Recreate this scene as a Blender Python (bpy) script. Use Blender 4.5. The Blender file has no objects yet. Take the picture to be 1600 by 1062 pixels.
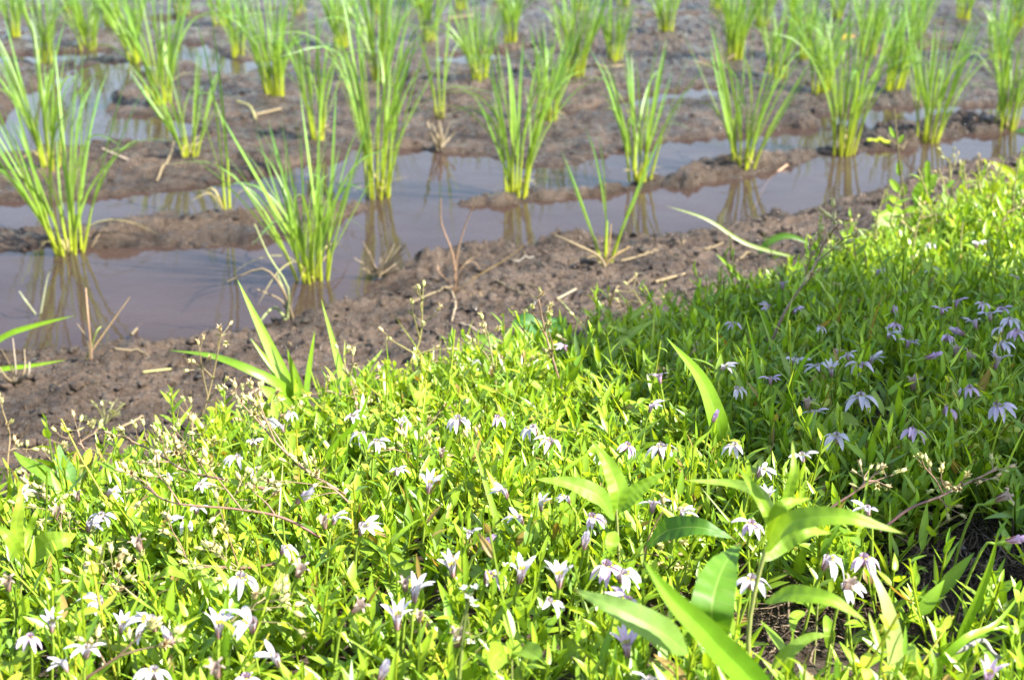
import bpy, math, random
import numpy as np
from mathutils import Vector, Matrix

random.seed(7); RNG = np.random.default_rng(7)
scene = bpy.context.scene
COL = scene.collection

# ------------------------------------------------------------------ camera model (pixels are those of the 1600x1062 photograph)
F, CX, CY = 2300.0, 800.0, 531.0
H = 0.62
TH = math.atan(856 / F)
FWD = np.array([0, math.cos(TH), -math.sin(TH)]); UPV = np.array([0, math.sin(TH), math.cos(TH)])
CAM = np.array([0, 0, H])
SUN = np.array([0.80, -0.33, 0.80]); SUN = SUN / np.linalg.norm(SUN)

def ray(px, py):
    return FWD + np.array([(px - CX) / F, 0, 0]) - UPV * ((py - CY) / F)
def at_z(px, py, z):
    r = ray(px, py); t = (z - H) / r[2]
    return CAM + r * t
def at_y(px, py, Y):
    r = ray(px, py); return CAM + r * (Y / r[1])
def px_m(p):                                   # metres per photo pixel at world point p
    return float(np.dot(np.asarray(p) - CAM, FWD)) / F
def project(p):
    d = np.asarray(p, float) - CAM; z = d @ FWD
    return CX + F * d[..., 0] / z, CY - F * (d @ UPV) / z

# ------------------------------------------------------------------ noise
def _hash(ix, iy, s):
    h = (ix.astype(np.int64) * 374761393 + iy.astype(np.int64) * 668265263 + s * 1442695041) & 0xffffffff
    h = ((h ^ (h >> 13)) * 1274126177) & 0xffffffff
    h = ((h ^ (h >> 15)) * 2246822519) & 0xffffffff
    return (h ^ (h >> 16)) & 0xffffffff
def noise(x, y, s=0):
    ix = np.floor(x); iy = np.floor(y); fx = x - ix; fy = y - iy
    ux = fx * fx * fx * (fx * (fx * 6 - 15) + 10); uy = fy * fy * fy * (fy * (fy * 6 - 15) + 10)
    def g(dx, dy):
        a = _hash(ix + dx, iy + dy, s) * (2 * math.pi / 4294967296.0)
        return np.cos(a) * (fx - dx) + np.sin(a) * (fy - dy)
    return 1.5 * ((g(0, 0) * (1 - ux) + g(1, 0) * ux) * (1 - uy) + (g(0, 1) * (1 - ux) + g(1, 1) * ux) * uy)
def fbm(x, y, o=4, s=0):
    v = 0; a = 1.0
    for k in range(o):
        v = v + a * noise(x, y, s + k * 17); x = x * 2.03 + 5.1; y = y * 2.03 + 1.7; a *= .5
    return v
def sstep(a, b, x):
    t = np.clip((x - a) / (b - a), 0, 1); return t * t * (3 - 2 * t)

# ------------------------------------------------------------------ terrain
def curve_fn(pts, z):
    w = np.array([at_z(px, py, z)[:2] for px, py in pts]); w = w[np.argsort(w[:, 0])]
    s0 = (w[1, 1] - w[0, 1]) / (w[1, 0] - w[0, 0]); s1 = 0.62
    def f(x):
        y = np.interp(x, w[:, 0], w[:, 1])
        y = np.where(x < w[0, 0], w[0, 1] + (x - w[0, 0]) * min(s0, .5), y)
        return np.where(x > w[-1, 0], w[-1, 1] + (x - w[-1, 0]) * s1, y)
    return f
SHORE = curve_fn([(-150, 600), (0, 574), (100, 548), (200, 528), (370, 514), (450, 492), (520, 470), (640, 462), (700, 428), (800, 410),
                  (900, 396), (1000, 374), (1100, 352), (1200, 342), (1300, 320), (1350, 294), (1450, 264), (1600, 240), (1800, 208)], 0.0)
GEDGE = curve_fn([(-150, 886), (0, 868), (150, 852), (230, 822), (300, 790), (450, 744), (600, 712), (700, 682), (800, 632), (900, 602), (1000, 570),
                  (1150, 528), (1250, 478), (1350, 412), (1450, 366), (1600, 338), (1800, 300)], 0.07)
CH = [  # water channels in the field: pixels, half width (m), depth
    ([(-300, 480), (0, 460), (150, 462), (350, 450)], .175),
    ([(350, 450), (500, 402), (650, 350), (800, 352), (1000, 332), (1200, 304), (1400, 262), (1600, 228), (1800, 190)], .10),
    ([(620, 255), (760, 280), (650, 300)], .10),
    ([(900, 280), (1000, 262), (1090, 235), (1190, 222), (1265, 215)], .07),
    ([(-200, 240), (60, 214), (190, 205)], .11), ([(60, 214), (110, 150), (180, 110)], .085), ([(-100, 95), (60, 92), (130, 84)], .06),
    ([(-300, 345), (60, 335), (200, 325), (330, 315), (450, 285), (540, 262)], .07),
    ([(1330, 190), (1450, 178), (1560, 180), (1750, 165)], .065),
    ([(880, 182), (980, 162), (1110, 142)], .028), ([(290, 75), (360, 110), (430, 95)], .05), ([(700, 95), (830, 78)], .03), ([(1000, 30), (1130, 25)], .03),
    ([(1400, 82), (1480, 78)], .035), ([(240, 35), (420, 20)], .03), ([(1080, 150), (1110, 147)], .035)]
RG = [([(130, 382), (250, 366), (350, 352), (420, 344)], .024, .014), ([(1080, 268), (1200, 262), (1330, 255), (1460, 238), (1600, 214)], .03, .009),
      ([(0, 290), (150, 262), (300, 270), (400, 255)], .06, .006), ([(470, 335), (560, 335)], .02, .008)]
def seg_dist(x, y, pts):
    d = np.full(x.shape, 1e9)
    for a, b in zip(pts[:-1], pts[1:]):
        ab = b - a; t = np.clip(((x - a[0]) * ab[0] + (y - a[1]) * ab[1]) / (ab @ ab), 0, 1)
        d = np.minimum(d, np.hypot(x - a[0] - t * ab[0], y - a[1] - t * ab[1]))
    return d
CHW = [(np.array([at_z(*p, 0)[:2] for p in pts]), hw) for pts, hw in CH]
RGW = [(np.array([at_z(*p, 0)[:2] for p in pts]), hw, a) for pts, hw, a in RG]
def terrain(x, y):
    x = np.asarray(x, float); y = np.asarray(y, float)
    d = (SHORE(x) - y) * 0.84 + 0.035 * fbm(x * 5, y * 5, 3, 3)
    far = sstep(8, 20, np.hypot(x, y))
    n1 = fbm(x * 4, y * 4, 3, 11); n2 = fbm(x * 22, y * 22, 3, 23); n3 = 1 - np.abs(noise(x * 48, y * 48, 31)) * 2; n4 = 1 - np.abs(noise(x * 95 + n2, y * 95, 37)) * 2
    field = 0.0058 + 0.0055 * n1 + 0.0048 * n2 + 0.0018 * n3
    rough = sstep(-.25, .6, fbm(x * 1.3 + 4, y * 1.3, 2, 41) + .35 * np.tanh(x))        # right side of the field is cloddier
    field = field + (.35 + rough) * (0.005 * n3 + 0.004 * n4 + .004 * n2)
    m = np.zeros_like(x); wob = 0.02 * n1 + .008 * n2
    for pts, hw in CHW:
        dd = seg_dist(x, y, pts) + wob
        m = np.maximum(m, 1 - sstep(hw * .85, hw * 1.4, dd))
    field = field * (1 - m) + m * (-.02 + .003 * n2)
    for pts, hw, a in RGW:
        field = field + a * (1 - sstep(hw * .2, hw * 1.5, seg_dist(x, y, pts) + wob * .9)) * (.75 + .3 * n3 + .25 * n2)
    bank = np.interp(d, [0, .05, .12, .38, .7, 1.0, 1.2, 3], [-.001, .012, .026, .062, .13, .19, .20, .22])
    fine = (0.0060 * n2 + 0.0042 * n3 + .0052 * n4) * (1 - .5 * sstep(.45, .8, d)) + .006 * n1
    k = sstep(-.02, .06, d)
    z = field * (1 - k) + (bank + fine * sstep(0, .06, d)) * k
    return z * (1 - far) + far * .01
def tz(x, y): return float(terrain(np.array([x]), np.array([y]))[0])
def ground(px, py, h=0.0):
    z = 0.08
    for _ in range(9):
        p = at_z(px, py, z + h); z = .3 * z + .7 * tz(p[0], p[1])
    p = at_z(px, py, z + h); return np.array([p[0], p[1], z + h])

# ------------------------------------------------------------------ materials
def new_mat(name):
    m = bpy.data.materials.new(name); m.use_nodes = True
    nt = m.node_tree; return m, nt, nt.nodes['Principled BSDF'], nt.nodes['Material Output']
def N(nt, t, **kw):
    n = nt.nodes.new(t)
    for k, v in kw.items():
        if k in n.inputs: n.inputs[k].default_value = v
        else: setattr(n, k, v)
    return n
def leafy(name, rough=.42, trans=.38, tint=(1.25, 1.12, .45), spec=.45, bump=0.0):
    m, nt, b, out = new_mat(name); L = nt.links.new
    a = N(nt, 'ShaderNodeAttribute', attribute_name='Col')
    tc = N(nt, 'ShaderNodeTexCoord'); nz = N(nt, 'ShaderNodeTexNoise', Scale=160.0, Detail=2.0); L(tc.outputs['Object'], nz.inputs['Vector'])
    hs = N(nt, 'ShaderNodeHueSaturation'); mr = N(nt, 'ShaderNodeMapRange'); mr.inputs[3].default_value = .78; mr.inputs[4].default_value = 1.22
    L(nz.outputs[0], mr.inputs[0]); L(mr.outputs[0], hs.inputs['Value']); L(a.outputs['Color'], hs.inputs['Color'])
    L(hs.outputs[0], b.inputs['Base Color']); b.inputs['Roughness'].default_value = rough; b.inputs['Specular IOR Level'].default_value = spec
    tr = N(nt, 'ShaderNodeBsdfTranslucent'); mx = N(nt, 'ShaderNodeMix', data_type='RGBA', blend_type='MULTIPLY'); mx.inputs['Factor'].default_value = 1
    L(hs.outputs[0], mx.inputs['A']); mx.inputs['B'].default_value = (*tint, 1); L(mx.outputs['Result'], tr.inputs['Color'])
    ms = N(nt, 'ShaderNodeMixShader'); ms.inputs[0].default_value = trans
    L(b.outputs[0], ms.inputs[1]); L(tr.outputs[0], ms.inputs[2]); L(ms.outputs[0], out.inputs['Surface'])
    if bump:
        bp = N(nt, 'ShaderNodeBump', Strength=bump, Distance=.001); L(nz.outputs[0], bp.inputs['Height']); L(bp.outputs[0], b.inputs['Normal'])
    return m
M_LEAF = leafy('leaf', .36, .46, (1.3, 1.12, .45), .6)
M_BROAD = leafy('broad_leaf', .5, .40, (1.25, 1.12, .45), .35, .25)
M_RICE = leafy('rice', .38, .40, (1.2, 1.1, .5))
M_PETAL = leafy('petal', .55, .35, (1.05, 1.0, 1.05), .2)
M_DRY = leafy('dry', .75, .12, (1, 1, 1), .2, .4)
M_STEM = leafy('stem', .5, .15, (1.1, 1, .7), .4)
M_SHRUB = leafy('shrub', .45, .25)

def mud_mat():
    m, nt, b, out = new_mat('wet_mud'); L = nt.links.new
    geo = N(nt, 'ShaderNodeNewGeometry'); sep = N(nt, 'ShaderNodeSeparateXYZ'); L(geo.outputs['Position'], sep.inputs[0])
    n1 = N(nt, 'ShaderNodeTexNoise', Scale=14.0, Detail=6.0, Roughness=.65); n2 = N(nt, 'ShaderNodeTexNoise', Scale=210.0, Detail=6.0, Roughness=.75)
    n3 = N(nt, 'ShaderNodeTexVoronoi', Scale=120.0); n4 = N(nt, 'ShaderNodeTexNoise', Scale=7.0, Detail=4.0)
    for n in (n1, n2, n3, n4): L(geo.outputs['Position'], n.inputs['Vector'])
    cr = N(nt, 'ShaderNodeValToRGB'); e = cr.color_ramp.elements
    e[0].position = .36; e[0].color = (.030, .021, .015, 1); e[1].position = .68; e[1].color = (.150, .106, .074, 1)
    ad = N(nt, 'ShaderNodeMath', operation='MULTIPLY_ADD'); L(n2.outputs[0], ad.inputs[0]); ad.inputs[1].default_value = .5
    a2 = N(nt, 'ShaderNodeMath', operation='MULTIPLY'); L(n1.outputs[0], a2.inputs[0]); a2.inputs[1].default_value = .55; L(a2.outputs[0], ad.inputs[2])
    L(ad.outputs[0], cr.inputs[0])
    # dark soil where the bank is higher and overgrown; wetter just above the water line
    wd = N(nt, 'ShaderNodeMapRange'); wd.inputs[1].default_value = .002; wd.inputs[2].default_value = .030; wd.inputs[3].default_value = .62; wd.inputs[4].default_value = 1.0; L(sep.outputs['Z'], wd.inputs[0])
    dk = N(nt, 'ShaderNodeVectorMath', operation='SCALE'); L(cr.outputs[0], dk.inputs[0]); pw = N(nt, 'ShaderNodeMapRange'); pw.inputs[1].default_value = .35; pw.inputs[2].default_value = .65; pw.inputs[3].default_value = .72; pw.inputs[4].default_value = 1.18; L(n4.outputs[0], pw.inputs[0]); pm = N(nt, 'ShaderNodeMath', operation='MULTIPLY'); L(wd.outputs[0], pm.inputs[0]); L(pw.outputs[0], pm.inputs[1]); L(pm.outputs[0], dk.inputs['Scale']); L(dk.outputs[0], b.inputs['Base Color'])
    wet = N(nt, 'ShaderNodeMapRange'); wet.inputs[1].default_value = .005; wet.inputs[2].default_value = .09; wet.inputs[3].default_value = .16; wet.inputs[4].default_value = .34
    L(sep.outputs['Z'], wet.inputs[0])
    n5 = N(nt, 'ShaderNodeTexNoise', Scale=55.0, Detail=3.0); L(geo.outputs['Position'], n5.inputs['Vector']); gl = N(nt, 'ShaderNodeMapRange'); gl.inputs[1].default_value = .42; gl.inputs[2].default_value = .62; gl.inputs[3].default_value = -.13; gl.inputs[4].default_value = .32; L(n5.outputs[0], gl.inputs[0])
    rr = N(nt, 'ShaderNodeMath', operation='MULTIPLY_ADD'); L(gl.outputs[0], rr.inputs[0]); rr.inputs[1].default_value = 1.0
    L(wet.outputs[0], rr.inputs[2]); L(rr.outputs[0], b.inputs['Roughness']); b.inputs['Specular IOR Level'].default_value = .36
    b1 = N(nt, 'ShaderNodeBump', Strength=1.0, Distance=.007); L(n2.outputs[0], b1.inputs['Height'])
    b2 = N(nt, 'ShaderNodeBump', Strength=.7, Distance=.004); L(n3.outputs['Distance'], b2.inputs['Height']); L(b1.outputs[0], b2.inputs['Normal'])
    L(b2.outputs[0], b.inputs['Normal'])
    return m
M_MUD = mud_mat()
def water_mat():
    m, nt, b, out = new_mat('muddy_water'); L = nt.links.new
    geo = N(nt, 'ShaderNodeNewGeometry')
    n1 = N(nt, 'ShaderNodeTexNoise', Scale=5.0, Detail=4.0); L(geo.outputs['Position'], n1.inputs['Vector'])
    cr = N(nt, 'ShaderNodeValToRGB'); e = cr.color_ramp.elements
    e[0].position = .3; e[0].color = (.055, .034, .027, 1); e[1].position = .7; e[1].color = (.080, .052, .043, 1)
    L(n1.outputs[0], cr.inputs[0])
    n2 = N(nt, 'ShaderNodeTexNoise', Scale=9.0, Detail=2.0); L(geo.outputs['Position'], n2.inputs['Vector'])
    bp = N(nt, 'ShaderNodeBump', Strength=.10, Distance=.01); L(n2.outputs[0], bp.inputs['Height'])
    nt.nodes.remove(b); df = N(nt, 'ShaderNodeBsdfDiffuse'); L(cr.outputs[0], df.inputs['Color']); tp = N(nt, 'ShaderNodeBsdfTransparent'); tp.inputs[0].default_value = (.75, .66, .58, 1)
    m1 = N(nt, 'ShaderNodeMixShader'); m1.inputs[0].default_value = .42; L(df.outputs[0], m1.inputs[1]); L(tp.outputs[0], m1.inputs[2])
    gs = N(nt, 'ShaderNodeBsdfGlossy', Roughness=.03); L(bp.outputs[0], gs.inputs['Normal']); fr = N(nt, 'ShaderNodeFresnel', IOR=1.28); L(bp.outputs[0], fr.inputs['Normal'])
    m2 = N(nt, 'ShaderNodeMixShader'); L(fr.outputs[0], m2.inputs[0]); L(m1.outputs[0], m2.inputs[1]); L(gs.outputs[0], m2.inputs[2]); L(m2.outputs[0], out.inputs['Surface'])
    return m
M_WATER = water_mat()

# ------------------------------------------------------------------ mesh helpers
def link(name, me, parent=None):
    o = bpy.data.objects.new(name, me); COL.objects.link(o)
    if parent is not None: o.parent = parent
    return o
def mesh_np(name, V, Q, C=None, mat=None, smooth=True):
    """V (n,3); Q (m,4) quads ; C (n,3) colours"""
    me = bpy.data.meshes.new(name); V = np.asarray(V, np.float32); Q = np.asarray(Q, np.int32)
    me.vertices.add(len(V)); me.vertices.foreach_set('co', V.ravel())
    k = Q.shape[1]; me.loops.add(Q.size); me.loops.foreach_set('vertex_index', Q.ravel())
    me.polygons.add(len(Q)); me.polygons.foreach_set('loop_start', np.arange(0, Q.size, k, dtype=np.int32))
    me.polygons.foreach_set('loop_total', np.full(len(Q), k, np.int32))
    me.polygons.foreach_set('use_smooth', np.full(len(Q), smooth))
    me.update(calc_edges=True)
    if C is not None:
        at = me.attributes.new('Col', 'FLOAT_COLOR', 'POINT')
        at.data.foreach_set('color', np.concatenate([np.asarray(C, np.float32), np.ones((len(C), 1), np.float32)], 1).ravel())
    if mat: me.materials.append(mat)
    return me
class MB:
    def __init__(s): s.V = []; s.Q = []; s.C = []; s.n = 0
    def add(s, V, Q, C):
        V = np.asarray(V, float).reshape(-1, 3); s.V.append(V); s.Q.append(np.asarray(Q, int).reshape(-1, 4) + s.n)
        C = np.asarray(C, float)
        if C.ndim == 1: C = np.tile(C, (len(V), 1))
        s.C.append(C); s.n += len(V)
    def mesh(s, name, mat): return mesh_np(name, np.concatenate(s.V), np.concatenate(s.Q), np.concatenate(s.C), mat)
def cr_path(P, n):
    P = np.asarray(P, float)
    if len(P) == 2: return P[0] + np.linspace(0, 1, n)[:, None] * (P[1] - P[0])
    E = np.vstack([2 * P[0] - P[1], P, 2 * P[-1] - P[-2]]); out = []
    for u in np.linspace(0, len(P) - 1 - 1e-9, n):
        i = int(u); t = u - i; a, b, c, d = E[i:i + 4]
        out.append(.5 * (2 * b + (c - a) * t + (2 * a - 5 * b + 4 * c - d) * t * t + (3 * b - a - 3 * c + d) * t ** 3))
    return np.array(out)
def nrm(v): v = np.asarray(v, float); return v / (np.linalg.norm(v, axis=-1, keepdims=True) + 1e-12)
def tube(mb, P, r, col, k=6):
    """closed thin tube along P; r scalar or per-point; col (3,) or per-point"""
    P = np.asarray(P, float); n = len(P); r = np.broadcast_to(np.asarray(r, float), (n,))
    T = nrm(np.gradient(P, axis=0)); ref = np.array([0.31, .95, .11]) if abs(T[0][2]) > .5 else np.array([0, 0, 1.0])
    A = nrm(np.cross(T, ref)); B = np.cross(T, A); a = np.arange(k) * 2 * math.pi / k
    V = P[:, None] + r[:, None, None] * (A[:, None] * np.cos(a)[None, :, None] + B[:, None] * np.sin(a)[None, :, None])
    i = np.arange(n - 1)[:, None] * k; j = np.arange(k)[None]; j2 = (j + 1) % k
    Q = np.stack([i + j, i + j2, i + k + j2, i + k + j], -1).reshape(-1, 4)
    col = np.asarray(col, float); C = np.tile(col, (n * k, 1)) if col.ndim == 1 else np.repeat(col, k, 0)
    mb.add(V.reshape(-1, 3), Q, C)
PROF_BLADE = lambda t: np.clip(np.minimum(.55 + 2.2 * t, 1) * (1 - np.clip((t - .35) / .65, 0, 1) ** 1.7), .02, 1)
PROF_LEAF = lambda t: np.clip(np.sin(np.pi * np.clip(t, 0, 1) ** .78) ** .85 * (1 - .35 * t), .03, 1)
PROF_OVAL = lambda t: np.clip(np.sin(np.pi * np.clip(t, 0, 1) ** .9) ** .6, .05, 1)
def blade(mb, P, hw, side, col0, col1, prof=PROF_BLADE, n=14, fold=.25, twist=0.0, rib=None, across=3, wavy=0.0):
    """ribbon leaf along control points P, half width hw, side = world vector across the leaf"""
    if rib is not None and prof is PROF_LEAF and across >= 5: n = 66
    P = cr_path(P, n); t = np.linspace(0, 1, n); T = nrm(np.gradient(P, axis=0))
    S = nrm(side - T * (T @ np.asarray(side, float))[:, None]); Nn = np.cross(T, S)
    if twist:
        a = twist * t; S, Nn = S * np.cos(a)[:, None] + Nn * np.sin(a)[:, None], Nn * np.cos(a)[:, None] - S * np.sin(a)[:, None]
    w = hw * prof(t); c = np.asarray(col0)[None] * (1 - t)[:, None] + np.asarray(col1)[None] * t[:, None]
    veins = rib is not None and prof is PROF_LEAF and across >= 5
    us = np.linspace(-1, 1, across) if rib is None or across < 5 else np.array([-1, -.5, -.07, 0, .07, .5, 1]); across = len(us); V = []; C = []
    for u in us:
        lift = fold * w * (abs(u) ** 1.3) + wavy * hw * np.sin(t * 17 + 3 * u) * abs(u) + (0 if not veins else .022 * hw * np.sin((t * 10 - abs(u) * 1.9) * 6.283) * (abs(u) > .1))
        V.append(P + S * (u * w)[:, None] + Nn * lift[:, None])
        cc = c * (1.0 if abs(u) > .05 or rib is None else 1.0)
        if rib is not None and abs(u) < .05: cc = c * .45 + np.asarray(rib)[None] * .55
        if veins:
            vn = ((t * 10 - abs(u) * 1.9) % 1 < .17) * (abs(u) > .1) * .13; cc = cc * (1 - vn)[:, None] + np.asarray(rib)[None] * vn[:, None]
            br = sstep(.93, 1.0, t + .03 * u)[:, None] * .7; cc = cc * (1 - br) + np.array([.22, .13, .04]) * br
        C.append(cc * (1 - .08 * abs(u)))
    V = np.stack(V, 1); C = np.stack(C, 1); k = across
    i = np.arange(n - 1)[:, None] * k; j = np.arange(k - 1)[None]
    Q = np.stack([i + j, i + j + 1, i + k + j + 1, i + k + j], -1).reshape(-1, 4)
    mb.add(V.reshape(-1, 3), Q, C.reshape(-1, 3))
def lathe(mb, prof, cols, k=10, M=None):
    n = len(prof); a = np.arange(k) * 2 * math.pi / k
    V = np.array([[r * math.cos(x), r * math.sin(x), z] for z, r in prof for x in a])
    if M is not None: V = V @ np.array(M.to_3x3()).T + np.array(M.translation)
    i = np.arange(n - 1)[:, None] * k; j = np.arange(k)[None]; j2 = (j + 1) % k
    Q = np.stack([i + j, i + j2, i + k + j2, i + k + j], -1).reshape(-1, 4)
    mb.add(V, Q, np.repeat(np.asarray(cols, float), k, 0))

LABELS = set()
def tag(o, label, cat, group=None, kind=None):
    if label in LABELS: print('DUP LABEL', label)
    LABELS.add(label); assert 4 <= len(label.split()) <= 16, label
    o['label'] = label; o['category'] = cat
    if group: o['group'] = group
    if kind: o['kind'] = kind
    return o
def thing(name, loc, label, cat, group=None):
    o = link(name, None); o.location = loc; o.empty_display_size = .02
    return tag(o, label, cat, group)
def part(name, mb, mat, parent, origin):
    """mesh built in world coordinates, stored relative to its thing's origin"""
    me = mb.mesh(name, mat) if isinstance(mb, MB) else mb
    me.transform(Matrix.Translation(-Vector(origin))); return link(name, me, parent)
def solo(name, mb, mat, origin, label, cat, group=None):
    me = mb.mesh(name, mat); me.transform(Matrix.Translation(-Vector(origin)))
    o = link(name, me); o.location = origin; return tag(o, label, cat, group)

# ------------------------------------------------------------------ ground, water
def axis(lo, hi, step, end, g):
    a = list(np.arange(lo, hi, step)); s = step; x = a[-1]
    while x < end: s *= g; x += s; a.append(x)
    s = step; x = a[0]; b = []
    while x > -end: s *= g; x -= s; b.append(x)
    return np.array(b[::-1] + a)
gx = axis(-.95, 1.25, .0046, 320, 1.022); gy = axis(.55, 2.6, .0042, 320, 1.016)
X, Y = np.meshgrid(gx, gy); Z = terrain(X, Y)
nx, ny = len(gx), len(gy); i = (np.arange(ny - 1)[:, None] * nx + np.arange(nx - 1)[None]).ravel()
me = mesh_np('ground', np.stack([X, Y, Z], -1).reshape(-1, 3), np.stack([i, i + 1, i + nx + 1, i + nx], -1), None, M_MUD)
o = link('ground', me); o['kind'] = 'structure'
me = bpy.data.meshes.new('water'); me.from_pydata([(-9, .9, 0), (9, .9, 0), (9, 16, 0), (-9, 16, 0)], [], [(0, 1, 2, 3)]); me.materials.append(M_WATER)
o = link('water', me); o['kind'] = 'structure'
# the sheet of water is only seen where the mud dips below it

# ------------------------------------------------------------------ loose mud crumbs (uncountable)
def crumbs():
    n = 5500; px = RNG.uniform(-60, 1660, n * 2); 
    y = RNG.uniform(1.0, 3.6, n * 2); x = RNG.uniform(-1, 1, n * 2) * (y * .42 + .15)
    d = (SHORE(x) - y) * .84; g = GEDGE(x) - y
    keep = ((d > -.01) & (g < .12)) | ((d < -.05) & (RNG.random(n * 2) < .25))
    x, y = x[keep], y[keep]; z = terrain(x, y); k2 = z > -.002; x, y, z = x[k2], y[k2], z[k2]; m = len(x)
    U = np.array([[0, 0, 1]] + [[math.cos(a) * math.cos(e), math.sin(a) * math.cos(e), math.sin(e)] for e in (.5, -.3) for a in np.arange(6) * math.pi / 3 + e] + [[0, 0, -1]])
    r = (.0013 + .0052 * RNG.random(m) ** 3.5)
    V = np.stack([x, y, z + r * .3], -1)[:, None] + r[:, None, None] * U[None] * RNG.uniform(.55, 1.35, (m, len(U), 1)) * np.array([1.2, 1.2, .8])
    q = []
    for j in range(6): q += [[0, 1 + j, 1 + (j + 1) % 6, 0], [1 + j, 7 + j, 7 + (j + 1) % 6, 1 + (j + 1) % 6], [13, 7 + (j + 1) % 6, 7 + j, 13]]
    tri = []; 
    for a in q:
        if a[0] == a[3]: tri.append(a[:3])
        else: tri += [a[:3], [a[0], a[2], a[3]]]
    T = (np.array(tri)[None] + (np.arange(m) * len(U))[:, None, None]).reshape(-1, 3)
    me = mesh_np('mud_crumbs', V.reshape(-1, 3), T, None, M_MUD); o = link('mud_crumbs', me)
    tag(o, 'small wet crumbs of brown mud scattered over the bare bank', 'mud crumbs', kind='stuff')
crumbs()

# ------------------------------------------------------------------ ground cover
BARE = [(1300, 1040, .06, 1.0), (1235, 985, .018, .8), (1370, 960, .02, .6), (1560, 925, .055, .92), (1505, 868, .028, .85), (1420, 900, .02, .4), (1590, 860, .03, .6)]
BAREW = [(ground(px, py), r, a) for px, py, r, a in BARE]
def cover_density(x, y):
    g = GEDGE(x) - y; m = sstep(-.03, .05, g + .035 * fbm(x * 9, y * 9, 2, 77)) * (.6 + .4 * sstep(-.35, .15, fbm(x * 30, y * 30, 2, 71)))
    for p, r, a in BAREW: m = m * (1 - a * (1 - sstep(r * .6, r * 1.25, np.hypot(x - p[0], y - p[1]))))
    return m
def sample_cover(n, ymax=2.3):
    y = RNG.uniform(.42, ymax, n); x = RNG.uniform(-.36, .42, n) * (y * 1.0 + .35) 
    x = RNG.uniform(-.78, 1.25, n); ok = (x > -(.40 * y + .22)) & (x < .40 * y + .34)
    x, y = x[ok], y[ok]; k = RNG.random(len(x)) < cover_density(x, y); return x[k], y[k]
def leaf_batch(B, az, el, L, W, curl, fold, c0, c1, prof, K=6):
    n = len(B); t = np.linspace(0, 1, K)
    D = np.stack([np.cos(az) * np.cos(el), np.sin(az) * np.cos(el), np.sin(el)], -1)
    U = np.stack([-np.cos(az) * np.sin(el), -np.sin(az) * np.sin(el), np.cos(el)], -1); S = np.cross(D, U)
    roll = RNG.normal(0, .35, n)[:, None]; S, U = S * np.cos(roll) + U * np.sin(roll), U * np.cos(roll) - S * np.sin(roll)
    P = B[:, None] + L[:, None, None] * (t[None, :, None] * D[:, None] - (curl[:, None] * t ** 2)[..., None] * U[:, None])
    w = W[:, None] * prof(t)[None]; lift = fold[:, None] * w
    Vl = P + S[:, None] * w[..., None] + U[:, None] * lift[..., None]; Vr = P - S[:, None] * w[..., None] + U[:, None] * lift[..., None]
    V = np.stack([Vl, P, Vr], 2).reshape(-1, 3)
    c = c0[:, None] * (1 - t)[None, :, None] + c1[:, None] * t[None, :, None]
    C = np.stack([c, c * 1.18 + .01, c], 2).reshape(-1, 3)
    i = (np.arange(K - 1) * 3)[:, None]; q = np.stack([i + 0, i + 1, i + 4, i + 3], -1).reshape(-1, 4); q2 = q + 1
    q = np.concatenate([q, q2]); Q = (q[None] + (np.arange(n) * 3 * K)[:, None, None]).reshape(-1, 4)
    return V, Q, C
def stem_batch(P, r, c):
    """P (n,K,3) -> 3 sided tubes"""
    n, K, _ = P.shape; a = np.arange(3) * 2 * math.pi / 3
    off = np.stack([np.cos(a), np.sin(a), 0 * a], -1)
    V = P[:, :, None] + r[:, None, None, None] * off[None, None]
    i = (np.arange(K - 1) * 3)[:, None]; j = np.arange(3)[None]; q = np.stack([i + j, i + (j + 1) % 3, i + 3 + (j + 1) % 3, i + 3 + j], -1).reshape(-1, 4)
    Q = (q[None] + (np.arange(n) * 3 * K)[:, None, None]).reshape(-1, 4)
    return V.reshape(-1, 3), Q, np.repeat(c, 3 * K, 0)
def join(parts):
    V, Q, C, n = [], [], [], 0
    for v, q, c in parts: V.append(v); Q.append(q + n); C.append(c); n += len(v)
    return np.concatenate(V), np.concatenate(Q), np.concatenate(C)
CLEAR = []                              # (x, y, r): low cover just round the foot of special plants
def green(n, y, lo=(.075, .155, .010), hi=(.19, .30, .022)):
    u = RNG.random(n)[:, None]; return np.asarray(lo) * (1 - u) + np.asarray(hi) * u
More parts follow.
